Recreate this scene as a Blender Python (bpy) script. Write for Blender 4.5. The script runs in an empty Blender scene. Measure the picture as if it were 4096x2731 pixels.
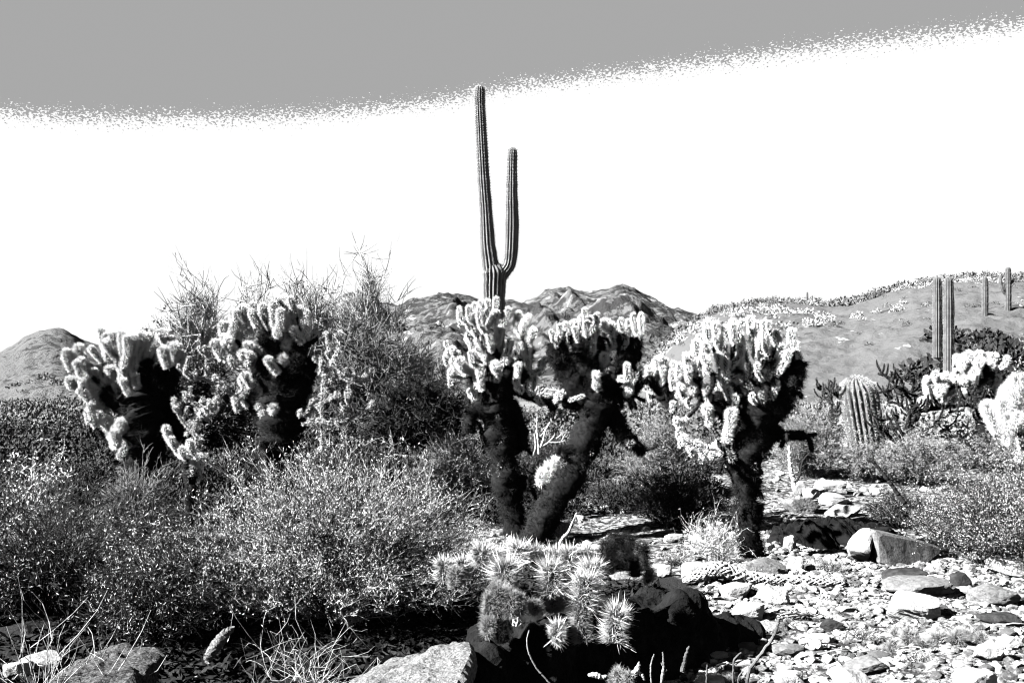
import bpy, bmesh, math, random
import numpy as np
R = np.random.RandomState
C = bpy.context.scene.collection
sc = bpy.context.scene
PI = math.pi
# ------------------------------------------------------------------ camera
CAMZ = 1.5
PITCH = math.atan(49/1000)
cam = bpy.data.cameras.new("camera"); co = bpy.data.objects.new("camera", cam); C.objects.link(co)
co.location = (0, 0, CAMZ); co.rotation_euler = (PI/2+PITCH, 0, 0)
cam.sensor_width = 36; cam.lens = 36*4000/4096; cam.clip_start = .05; cam.clip_end = 9000
sc.camera = co
# ------------------------------------------------------------------ light, exposure
SUN_AZ = math.radians(72)      # to the left of the direction from the cactus to the camera
SUN_EL = math.radians(34)
sd = np.array([-math.sin(SUN_AZ)*math.cos(SUN_EL), -math.cos(SUN_AZ)*math.cos(SUN_EL), math.sin(SUN_EL)])
sun = bpy.data.lights.new("sun", 'SUN'); sun.energy = 5.0; sun.angle = math.radians(.5); sun.color = (1, 1, 1)
so = bpy.data.objects.new("sun", sun); C.objects.link(so)
from mathutils import Vector
so.rotation_euler = Vector(tuple(sd)).to_track_quat('Z', 'Y').to_euler()
sc.view_settings.view_transform = 'Standard'; sc.view_settings.look = 'None'
sc.view_settings.exposure = 3.4; sc.view_settings.gamma = 1
sc.render.film_transparent = False
sc.cycles.max_bounces = 1; sc.cycles.diffuse_bounces = 0; sc.cycles.glossy_bounces = 0
sc.cycles.pixel_filter_type = 'BLACKMAN_HARRIS'; sc.cycles.filter_width = 1.15
WL = 2**-3.4
world = bpy.data.worlds.new("World"); sc.world = world; world.use_nodes = True
nt = world.node_tree; nt.nodes.clear()
def N(t, **kw):
    n = nt.nodes.new(t)
    for k, v in kw.items():
        if k.startswith('i'): 
            n.inputs[int(k[1:])].default_value = v
        else: setattr(n, k, v)
    return n
def L(a, ai, b, bi): nt.links.new(a.outputs[ai], b.inputs[bi])
out = N('ShaderNodeOutputWorld'); bg = N('ShaderNodeBackground'); tc = N('ShaderNodeTexCoord')
sx = N('ShaderNodeSeparateXYZ'); L(tc, 'Generated', sx, 0)
az = N('ShaderNodeMath', operation='ARCTAN2'); L(sx, 0, az, 0); L(sx, 1, az, 1)
el = N('ShaderNodeMath', operation='ARCSINE'); L(sx, 2, el, 0)
mr = N('ShaderNodeMapRange', i1=-.5, i2=.5, i3=0., i4=1.); L(az, 0, mr, 0)
rp = N('ShaderNodeValToRGB'); rp.color_ramp.interpolation = 'B_SPLINE'; L(mr, 0, rp, 0)
pts = [(0, 258), (200, 268), (400, 269), (700, 262), (1000, 228), (1200, 190), (1500, 152), (1800, 112), (2050, 82), (2352, 50)]
els = rp.color_ramp.elements
for i, (u, v) in enumerate(pts):
    t = (u*1.7415-2048)/4000; te = (1560-1.7415*v)/4000; a = math.atan(t); e = math.atan(te*math.cos(a))
    pos = min(1, max(0, a+.5)); 
    if i < 2: elx = els[i]; elx.position = pos
    else: elx = els.new(pos)
    elx.color = (e, e, e, 1)
mp = N('ShaderNodeMapping'); mp.inputs['Scale'].default_value = (1, 1, 1.7); L(tc, 'Generated', mp, 0)
nz = N('ShaderNodeTexNoise'); nz.inputs['Scale'].default_value = 420; nz.inputs['Detail'].default_value = 2; nz.inputs['Roughness'].default_value = .6; L(mp, 0, nz, 'Vector')
n0 = N('ShaderNodeMath', operation='SUBTRACT', i1=.5); L(nz, 0, n0, 0)
n1 = N('ShaderNodeMath', operation='MULTIPLY', i1=.066); L(n0, 0, n1, 0)
el2 = N('ShaderNodeMath', operation='SUBTRACT', i1=.002); L(el, 0, el2, 0)
d0 = N('ShaderNodeMath', operation='SUBTRACT'); L(el2, 0, d0, 0); L(rp, 0, d0, 1)
d1 = N('ShaderNodeMath', operation='ADD'); L(d0, 0, d1, 0); L(n1, 0, d1, 1)
m1 = N('ShaderNodeMath', operation='GREATER_THAN', i1=0.); L(d1, 0, m1, 0)
# a second tone step above the frame: the deep sky towards the zenith
sky = N('ShaderNodeTexSky'); sky.sky_type = 'NISHITA'; sky.sun_disc = False
sky.sun_elevation = SUN_EL; sky.sun_rotation = math.atan2(sd[0], sd[1])
bw = N('ShaderNodeRGBToBW'); L(sky, 0, bw, 0)
deep = N('ShaderNodeMath', operation='MULTIPLY', i1=.0004); L(bw, 0, deep, 0)
m2 = N('ShaderNodeMapRange', i1=math.radians(23.5), i2=math.radians(30), i3=0., i4=1.); L(el, 0, m2, 0)
def mixv(f, a, b):
    m = N('ShaderNodeMix'); m.data_type = 'FLOAT'
    nt.links.new(f, m.inputs[0])
    for s, v in ((2, a), (3, b)):
        if isinstance(v, float): m.inputs[s].default_value = v
        else: nt.links.new(v, m.inputs[s])
    return m.outputs[0]
v1 = mixv(m1.outputs[0], WL*1.02, WL*.40)
v2 = mixv(m2.outputs[0], v1, deep.outputs[0])
nt.links.new(v2, bg.inputs[0]); bg.inputs[1].default_value = 1
L(bg, 0, out, 0)

# ------------------------------------------------------------------ materials
def mat(name, a, a2=None, scale=8., thr=(.45, .55), bump=0., bscale=30., rough=.95, detail=4., const=False, spots=None, vor=None, stretch=None, trans=0.):
    m = bpy.data.materials.new(name); m.use_nodes = True; t = m.node_tree
    b = t.nodes['Principled BSDF']; b.inputs['Roughness'].default_value = rough
    b.inputs['Specular IOR Level'].default_value = .08
    b.inputs['Base Color'].default_value = (a, a, a, 1)
    tcn = t.nodes.new('ShaderNodeTexCoord'); vec = tcn.outputs['Object']
    if stretch:
        q = t.nodes.new('ShaderNodeMapping'); q.inputs['Scale'].default_value = stretch; t.links.new(vec, q.inputs[0]); vec = q.outputs[0]
    if a2 is not None:
        n = t.nodes.new('ShaderNodeTexNoise'); n.inputs['Scale'].default_value = scale; n.inputs['Detail'].default_value = detail
        n.inputs['Roughness'].default_value = .65
        t.links.new(vec, n.inputs['Vector'])
        r = t.nodes.new('ShaderNodeValToRGB'); r.color_ramp.interpolation = 'CONSTANT' if const else 'LINEAR'
        e = r.color_ramp.elements
        e[0].position = thr[0] if not const else 0; e[0].color = (a, a, a, 1); e[1].position = thr[1]; e[1].color = (a2, a2, a2, 1)
        if spots:
            for p, c in spots: x = e.new(p); x.color = (c, c, c, 1)
        t.links.new(n.outputs[0], r.inputs[0]); t.links.new(r.outputs[0], b.inputs['Base Color'])
    if bump:
        n = t.nodes.new('ShaderNodeTexNoise'); n.inputs['Scale'].default_value = bscale; n.inputs['Detail'].default_value = 5
        n.inputs['Roughness'].default_value = .7
        t.links.new(vec, n.inputs['Vector'])
        k = t.nodes.new('ShaderNodeBump'); k.inputs['Strength'].default_value = 1; k.inputs['Distance'].default_value = bump
        t.links.new(n.outputs[0], k.inputs['Height']); t.links.new(k.outputs[0], b.inputs['Normal'])
    if trans:
        tr = t.nodes.new('ShaderNodeBsdfTranslucent'); tr.inputs[0].default_value = (a, a, a, 1)
        mxs = t.nodes.new('ShaderNodeMixShader'); mxs.inputs[0].default_value = trans
        t.links.new(b.outputs[0], mxs.inputs[1]); t.links.new(tr.outputs[0], mxs.inputs[2])
        t.links.new(mxs.outputs[0], t.nodes['Material Output'].inputs[0])
    return m
M = {}
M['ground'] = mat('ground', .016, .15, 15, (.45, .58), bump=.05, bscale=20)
M['pebble'] = mat('pebble', .035, .2, 7, (.43, .57), bump=.004, bscale=120)
M['rock_white'] = mat('rock_white', .12, .2, 12, (.35, .5), bump=.012, bscale=25)
M['rock_gray'] = mat('rock_gray', .05, .085, 30, (.4, .6), bump=.01, bscale=40)
M['rock_mid'] = mat('rock_mid', .07, .15, 60, (.42, .6), bump=.01, bscale=60)
M['boulder_dark'] = mat('boulder_dark', .012, .06, 70, (.4, .62), bump=.014, bscale=60)
M['boulder'] = mat('boulder', .035, .11, 90, (.4, .6), bump=.012, bscale=70)
M['rock_dark'] = mat('rock_dark', .008, .02, 14, (.4, .6), bump=.012, bscale=30)
M['shade_ledge'] = mat('shade_ledge', .0018, .006, 9, (.45, .7), bump=.02, bscale=20)  # near-black albedo stands in for the shadow right of the hedgehog clump
M['shade_rock'] = mat('shade_rock', .001, .003, 9)  # black colour stands in for the cholla's cast shadow
M['litter'] = mat('litter', .004, .012, 9)  # litter blades darkened to stand in for shade below the bushes
M['spine'] = mat('spine', .85, trans=.35)
M['hog'] = mat('hog', .22)
M['hog_long'] = mat('hog_long', .6)
M['spine_tan'] = mat('spine_tan', .14)
M['spine_dark'] = mat('spine_dark', .0055)
M['joint'] = mat('joint', .008, .016, 60)
M['stag_dark'] = mat('stag_dark', .06)
M['haze_mid'] = mat('haze_mid', .045, .09, 1.2)
M['spine_stag'] = mat('spine_stag', .34)
M['joint_dark'] = mat('joint_dark', .002, .006, 40)
M['saguaro'] = mat('saguaro', .05, .07, 5, bump=.0)
M['saguaro_spine'] = mat('saguaro_spine', .2)
M['saguaro_far'] = mat('saguaro_far', .034, .05, 3)
M['barrel'] = mat('barrel', .045, .07, 20)
M['twig'] = mat('twig', .12)
M['twig_dark'] = mat('twig_dark', .01)
M['leaf'] = mat('leaf', .14, .6, 40)
M['leaf_soft'] = mat('leaf_soft', .06, .28, 30)
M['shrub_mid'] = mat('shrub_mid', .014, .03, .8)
M['stem_mid'] = mat('stem_mid', .008, .2, 9, (.45, .58))
M['leaf_main'] = mat('leaf_main', .05, .55, 45, (.45, .62))
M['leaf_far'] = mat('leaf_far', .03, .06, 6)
M['pale_leaf'] = mat('pale_leaf', .07, .12, 10)
M['haze_twig'] = mat('haze_twig', .15, .24, 2)
M['dead_wood'] = mat('dead_wood', .14, .3, 20, bump=.004, bscale=60)
M['mountain'] = mat('mountain', .012, .042, .05, detail=9, const=True, thr=(0, .495), spots=[(.60, .11)], bump=9., bscale=.05)
M['hill_right'] = mat('hill_right', .018, .040, .3, detail=9, const=True, thr=(0, .385), spots=[(.665, .13)], bump=.35, bscale=.6)
M['hill_left'] = mat('hill_left', .014, .040, .3, detail=9, const=True, thr=(0, .43), spots=[(.80, .1)], bump=1.2, bscale=.4)
M['shrub_far'] = mat('shrub_far', .045, .08, .5)
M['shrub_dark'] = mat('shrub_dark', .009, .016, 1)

def ground_shade(m):
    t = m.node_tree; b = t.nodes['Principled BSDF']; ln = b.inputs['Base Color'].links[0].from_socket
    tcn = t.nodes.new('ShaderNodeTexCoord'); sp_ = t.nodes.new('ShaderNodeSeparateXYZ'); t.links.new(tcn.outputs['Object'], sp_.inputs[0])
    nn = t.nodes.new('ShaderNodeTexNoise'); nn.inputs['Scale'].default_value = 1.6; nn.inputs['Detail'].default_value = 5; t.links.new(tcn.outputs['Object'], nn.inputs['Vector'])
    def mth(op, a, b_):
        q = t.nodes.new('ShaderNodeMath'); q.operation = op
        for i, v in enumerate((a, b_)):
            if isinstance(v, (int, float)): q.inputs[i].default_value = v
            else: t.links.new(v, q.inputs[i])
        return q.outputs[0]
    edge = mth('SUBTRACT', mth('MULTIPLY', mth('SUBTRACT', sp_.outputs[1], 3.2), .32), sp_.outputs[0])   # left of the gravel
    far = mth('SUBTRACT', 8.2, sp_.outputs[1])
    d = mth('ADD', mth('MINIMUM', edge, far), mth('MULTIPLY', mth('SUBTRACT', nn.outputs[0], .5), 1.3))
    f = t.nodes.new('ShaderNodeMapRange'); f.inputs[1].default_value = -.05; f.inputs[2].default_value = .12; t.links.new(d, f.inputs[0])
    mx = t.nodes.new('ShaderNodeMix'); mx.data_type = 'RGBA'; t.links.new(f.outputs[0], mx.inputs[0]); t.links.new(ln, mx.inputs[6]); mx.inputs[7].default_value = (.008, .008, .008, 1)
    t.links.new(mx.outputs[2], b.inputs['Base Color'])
ground_shade(M['ground'])   # shade under the bushes painted as a dark patch, pale gravel elsewhere
# ------------------------------------------------------------------ mesh helpers
def build(name, parts, mats, parent=None, smooth=False, loc=None):
    """parts: list of (V, F, matindex)"""
    Vs, starts, tots, loops, mi = [], [], [], [], []; off = 0; lo = 0
    for V, F, k in parts:
        V = np.asarray(V, float); F = np.asarray(F, np.int64)
        if len(F) == 0: continue
        Vs.append(V); n = F.shape[1]
        loops.append((F+off).ravel()); starts.append(lo+np.arange(len(F))*n); tots.append(np.full(len(F), n)); mi.append(np.full(len(F), k))
        off += len(V); lo += F.size
    V = np.concatenate(Vs)
    wl = np.array(loc) if loc is not None else (np.array(parent['_o']) if parent is not None and '_o' in parent else np.zeros(3))
    V = V-wl
    me = bpy.data.meshes.new(name)
    me.vertices.add(len(V)); me.vertices.foreach_set('co', V.astype(np.float32).ravel())
    lp = np.concatenate(loops); me.loops.add(len(lp)); me.loops.foreach_set('vertex_index', lp.astype(np.int32))
    st = np.concatenate(starts); me.polygons.add(len(st)); me.polygons.foreach_set('loop_start', st.astype(np.int32))
    me.polygons.foreach_set('loop_total', np.concatenate(tots).astype(np.int32))
    me.polygons.foreach_set('material_index', np.concatenate(mi).astype(np.int32))
    me.polygons.foreach_set('use_smooth', np.full(len(st), bool(smooth)))
    for m in mats: me.materials.append(m)
    me.update(calc_edges=True)
    o = bpy.data.objects.new(name, me); C.objects.link(o)
    if parent is not None: o.parent = parent
    elif loc is not None: o.location = tuple(loc)
    return o
def tag(o, label=None, cat=None, group=None, kind=None):
    if label: o['label'] = label
    if cat: o['category'] = cat
    if group: o['group'] = group
    if kind: o['kind'] = kind
    return o
EMPT = []
def thing(name, loc, label, cat, group=None):
    o = bpy.data.objects.new(name, None); C.objects.link(o); o.location = tuple(float(a) for a in loc)
    o.empty_display_size = .1
    o['_o'] = [float(a) for a in loc]; EMPT.append(o)
    return tag(o, label, cat, group)
def nrm(v): return v/np.maximum(np.linalg.norm(v, axis=-1, keepdims=True), 1e-9)
def frames(P):
    T = nrm(np.gradient(P, axis=1)); mt = nrm(P[:, -1]-P[:, 0])
    ref = np.where(np.abs(mt[:, 2:3]) > .75, np.array([[1., 0, 0]]), np.array([[0, 0, 1.]]))[:, None, :]
    ref = np.broadcast_to(ref, T.shape)
    A = nrm(np.cross(T, ref)); B = np.cross(T, A)
    return T, A, B
def tubes(P, Rr, sides=3, mod=None):
    P = np.asarray(P, float); Rr = np.asarray(Rr, float); n, k, _ = P.shape
    T, A, B = frames(P)
    ph = np.arange(sides)*2*PI/sides
    rr = Rr[:, :, None]
    if mod is not None: rr = rr*mod(ph)
    V = P[:, :, None, :]+rr[..., None]*(np.cos(ph)[None, None, :, None]*A[:, :, None, :]+np.sin(ph)[None, None, :, None]*B[:, :, None, :])
    idx = np.arange(n*k*sides).reshape(n, k, sides)
    a = idx[:, :-1]; b = idx[:, 1:]; a2 = np.roll(a, -1, 2); b2 = np.roll(b, -1, 2)
    F = np.stack([a, a2, b2, b], -1).reshape(-1, 4)
    return V.reshape(-1, 3), F
def needles(B, D, ln, w, rs):
    """one thin three sided pyramid side pair per spine"""
    n = len(B); D = nrm(D); r = nrm(np.cross(D, rs.normal(size=(n, 3)))); q = np.cross(D, r)
    ln = np.broadcast_to(np.asarray(ln, float), (n,))[:, None]; w = np.broadcast_to(np.asarray(w, float), (n,))[:, None]
    V = np.stack([B+r*w, B-r*w*.5+q*w*.87, B-r*w*.5-q*w*.87, B+D*ln], 1).reshape(-1, 3)
    i = np.arange(n)*4
    F = np.concatenate([np.stack([i, i+1, i+3], 1), np.stack([i+1, i+2, i+3], 1), np.stack([i+2, i, i+3], 1)])
    return V, F
def blades(B, D, ln, w, rs):
    n = len(B); D = nrm(D); r = nrm(np.cross(D, rs.normal(size=(n, 3))))
    ln = np.broadcast_to(np.asarray(ln, float), (n,))[:, None]; w = np.broadcast_to(np.asarray(w, float), (n,))[:, None]
    V = np.stack([B, B+D*ln*.5+r*w, B+D*ln, B+D*ln*.5-r*w], 1).reshape(-1, 3)
    i = np.arange(n)*4
    return V, np.stack([i, i+1, i+2, i+3], 1)
def vnoise(x, y, seed=0):
    xi = np.floor(x).astype(np.int64); yi = np.floor(y).astype(np.int64); fx = x-xi; fy = y-yi
    fx = fx*fx*fx*(fx*(fx*6-15)+10); fy = fy*fy*fy*(fy*(fy*6-15)+10)
    def h(a, b):
        v = (a*374761393+b*668265263+seed*1442695041) & 0xffffffff
        v = ((v ^ (v >> 13))*1274126177) & 0xffffffff; v = (v ^ (v >> 16)) & 0xffffff
        return v/float(0xffffff)
    return (h(xi, yi)*(1-fx)+h(xi+1, yi)*fx)*(1-fy)+(h(xi, yi+1)*(1-fx)+h(xi+1, yi+1)*fx)*fy
def fbm(x, y, o=4, seed=0, g=.5):
    s = 0; a = 1; t = 0
    for i in range(o):
        s = s+a*vnoise(x*2**i+17.3*i, y*2**i+5.1*i, seed+i); t += a; a *= g
    return s/t
def ridged(x, y, o=5, seed=0):
    s = 0; a = 1; t = 0
    for i in range(o):
        s = s+a*(1-np.abs(2*vnoise(x*2**i+3.3*i, y*2**i+9.1*i, seed+i)-1)); t += a; a *= .5
    return s/t
def sst(a, b, x):
    t = np.clip((x-a)/(b-a), 0, 1); return t*t*(3-2*t)
# ------------------------------------------------------------------ pixel <-> world
cp, sp = math.cos(PITCH), math.sin(PITCH)
def ray(X, Y):
    a = (X-2048)/4000.; b = (1365.5-Y)/4000.
    d = np.array([a, cp-b*sp, sp+b*cp]); return d/d[1]
def at(X, Y, depth): return np.array([0, 0, CAMZ])+ray(X, Y)*depth
# ------------------------------------------------------------------ terrain
def H(x, y):
    x = np.asarray(x, float); y = np.asarray(y, float)
    near = .60*sst(9, 17, y)*(.35+.65*sst(-1.5, 4, x))
    b = near+.07*(fbm(x*.5, y*.5, 3, 5)-.5)+.05*(fbm(x*2., y*2., 3, 8)-.5)*sst(60, 20, y)
    b = b+.10*(fbm(x*2.3, y*2.9, 3, 38)-.5)*sst(3, 5, y)*sst(14, 10, y)
    b = b-.12*sst(7, 5, y)*sst(2.5, .5, x)
    b = b+.25*sst(11.5, 13, y)*sst(2.2, 3., x)*sst(5.5, 4.5, x)*0
    return b+.9*(fbm(x*.03, y*.03, 2, 4)-.5)*sst(25, 80, y)
prof = {
 'left': ([-400, -50, 0, 30, 60, 90, 120, 145, 165, 180, 230, 300, 420, 560, 700], [850, 818, 805, 790, 770, 757, 751, 756, 768, 779, 793, 801, 815, 850, 890]),
 'mid': ([-400, 0, 300, 500, 620, 700, 760, 790, 820, 850, 880, 910, 940, 975, 1005, 1040, 1080, 1100, 1150, 1180, 1200, 1230, 1255, 1280, 1310, 1340, 1370, 1400, 1430, 1460, 1500, 1550, 1600, 1640, 1700, 1800, 1900, 2300, 2800],
         [896, 890, 860, 820, 770, 715, 692, 676, 668, 680, 698, 701, 690, 684, 674, 678, 681, 690, 683, 685, 690, 676, 660, 655, 658, 669, 673, 665, 654, 662, 685, 706, 722, 737, 755, 780, 820, 880, 896]),
 'right': ([1300, 1450, 1500, 1560, 1620, 1650, 1700, 1750, 1800, 1850, 1900, 1950, 2000, 2050, 2100, 2150, 2200, 2260, 2320, 2400, 2500, 2800],
           [896, 870, 830, 770, 726, 713, 706, 696, 692, 694, 696, 695, 683, 664, 650, 644, 638, 634, 634, 640, 640, 640])}
def hill(kind, x, y):
    D, y0, wob = {'left': (260., 70., 3.), 'mid': (1300., 420., 30.), 'right': (170., 38., 1.6)}[kind]
    u = (x/np.maximum(y, 1)*4000+2048)/1.7415
    px, pv = prof[kind]; v = np.interp(u, px, pv)
    e = (1560-v*1.7415)/4000.; zr = CAMZ+e*D
    t = (y-y0)/(D-y0)
    up = np.clip(t, 0, 1); s = up**(.95 if kind == 'right' else 1.25)*(1-.0*up)
    back = np.clip((y-D)/(D*.8), 0, 1); s = s*(1-back)**1.5
    fade = sst(0, .35, up)*(1-sst(.6, .9, up)*.9)
    if kind == 'mid':
        n = (ridged(x*.009, y*.006, 5, 31)-.62)*70*fade*np.clip(zr/90, 0, 1)+(fbm(x*.04, y*.04, 5, 7, .6)-.5)*12*np.clip(zr/60, 0, 1)*(.3+fade)+(ridged(x*.035, y*.035, 5, 77)-.62)*13*np.clip(zr/60, 0, 1)*(1-fade*.5)*sst(.3, .8, up)
    elif kind == 'left':
        n = (ridged(x*.02, y*.015, 4, 12)-.6)*6*fade*np.clip(zr/10, 0, 1)+(fbm(x*.15, y*.15, 5, 9, .6)-.5)*2.6*np.clip(zr/6, 0, 1)
    else:
        n = (ridged(x*.03, y*.02, 4, 22)-.6)*2.2*fade*np.clip(zr/8, 0, 1)+(fbm(x*.2, y*.2, 5, 19, .6)-.5)*1.9*np.clip(zr/6, 0, 1)*(.45+.55*fade)
    return np.where(t <= 0, -1.5, (zr*s+n)*np.clip(t*8, 0, 1)-1.2*(1-np.clip(t*4, 0, 1)))
def surf(x, y): return np.maximum(H(x, y), np.maximum(hill('right', x, y), hill('left', x, y)))
def hit(X, Y, ymin=3., ymax=300.):
    d = ray(X, Y); ys = np.exp(np.linspace(math.log(ymin), math.log(ymax), 3000))
    z = CAMZ+d[2]*ys; g = surf(d[0]*ys, ys); k = np.argmax(z <= g)
    if z[k] > g[k]: k = len(ys)-1
    return np.array([d[0]*ys[k], ys[k], g[k]])
def gz(x, y): return float(surf(np.array([x]), np.array([y]))[0])
def grid(name, tt, rows, zf, m, kind='structure', origin=8., smooth=True):
    X = tt[None, :]*(rows[:, None]+origin); Yy = np.repeat(rows[:, None], len(tt), 1)
    Z = zf(X, Yy); V = np.stack([X, Yy, Z], -1).reshape(-1, 3)
    i = np.arange(len(rows)*len(tt)).reshape(len(rows), len(tt))
    F = np.stack([i[:-1, :-1], i[:-1, 1:], i[1:, 1:], i[1:, :-1]], -1).reshape(-1, 4)
    return tag(build(name, [(V, F, 0)], [m], smooth=smooth), kind=kind)
rows = np.concatenate([np.linspace(-4, 4, 20), 4+np.exp(np.linspace(math.log(.02), math.log(5000), 520))-.0199])
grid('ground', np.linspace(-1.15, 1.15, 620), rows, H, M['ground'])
grid('hill', np.linspace(-.9, -.2, 260), np.linspace(70, 470, 260), lambda x, y: hill('left', x, y), M['hill_left'], origin=0)
grid('mountain', np.linspace(-.95, .8, 900), np.linspace(420, 2300, 420), lambda x, y: hill('mid', x, y), M['mountain'], origin=0)
grid('hillside', np.linspace(-.12, 1.0, 520), np.concatenate([np.linspace(38, 175, 380), np.linspace(178, 306, 30)]), lambda x, y: hill('right', x, y), M['hill_right'], origin=0)

# ------------------------------------------------------------------ rocks
def ico(sub):
    bm = bmesh.new(); bmesh.ops.create_icosphere(bm, subdivisions=sub, radius=1)
    V = np.array([v.co[:] for v in bm.verts]); F = np.array([[v.index for v in f.verts] for f in bm.faces]); bm.free(); return V, F
ICO = {s: ico(s) for s in (1, 2, 3, 4, 5)}
def rockverts(sub, seed, nplanes=9, sharp=1., flat_top=False, noise=.04):
    rs = R(seed); D, F = ICO[sub]
    n = nrm(rs.normal(size=(nplanes, 3))); d = rs.uniform(.62, .95, nplanes)
    base = np.array([[0, 0, 1.], [0, 0, -1], [1, 0, 0], [-1, 0, 0], [0, 1, 0], [0, -1, 0]])
    base = nrm(base+rs.normal(size=base.shape)*.22)
    n = np.concatenate([n, base]); d = np.concatenate([d, rs.uniform(.68, .9, 6)])
    dot = D@n.T
    r = np.where(dot > .05, d/np.maximum(dot, .05), 9).min(1)
    r = np.minimum(r, 1.12)
    V = D*r[:, None]
    f = 3.
    nn = fbm(D[:, 0]*f+D[:, 2]*2+seed, D[:, 1]*f-D[:, 2]*1.7, 4, seed % 97)-.5
    n2 = fbm(D[:, 0]*9+D[:, 2]*6+seed, D[:, 1]*9-D[:, 2]*5, 3, seed % 89)-.5
    V = V*(1+nn*noise*3.2+n2*noise*1.2)[:, None]
    return V, F
def rock(box, m='rock_white', label='', sub=4, seed=1, dr=.75, tilt=0., name='rock', hk=.9, sink=.15, group=None, nplanes=9, noise=.05, Y=None, rotz=None):
    x0, y0, x1, y1 = box; p = hit((x0+x1)/2, y1) if Y is None else at((x0+x1)/2, y1, Y)
    s = p[1]/4000.; w = (x1-x0)*s; h = (y1-y0)*s*hk; dep = w*dr
    V, F = rockverts(sub, seed, nplanes, noise=noise)
    mn, mx = V.min(0), V.max(0); V = (V-mn)/(mx-mn)
    V = V*2-1
    rs = R(seed)
    V = V*np.array([w/2, dep/2, h*(1+sink)/2])
    a = tilt; V = V@np.array([[math.cos(a), 0, math.sin(a)], [0, 1, 0], [-math.sin(a), 0, math.cos(a)]])
    c = np.array([p[0], p[1]+dep*.4, p[2]+h*(1-sink)/2])
    o = build(name, [(V+c, F, 0)], [M[m]], loc=c-np.array([0, 0, h*(1-sink)/2]))
    return tag(o, label, 'rock', group)
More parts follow.
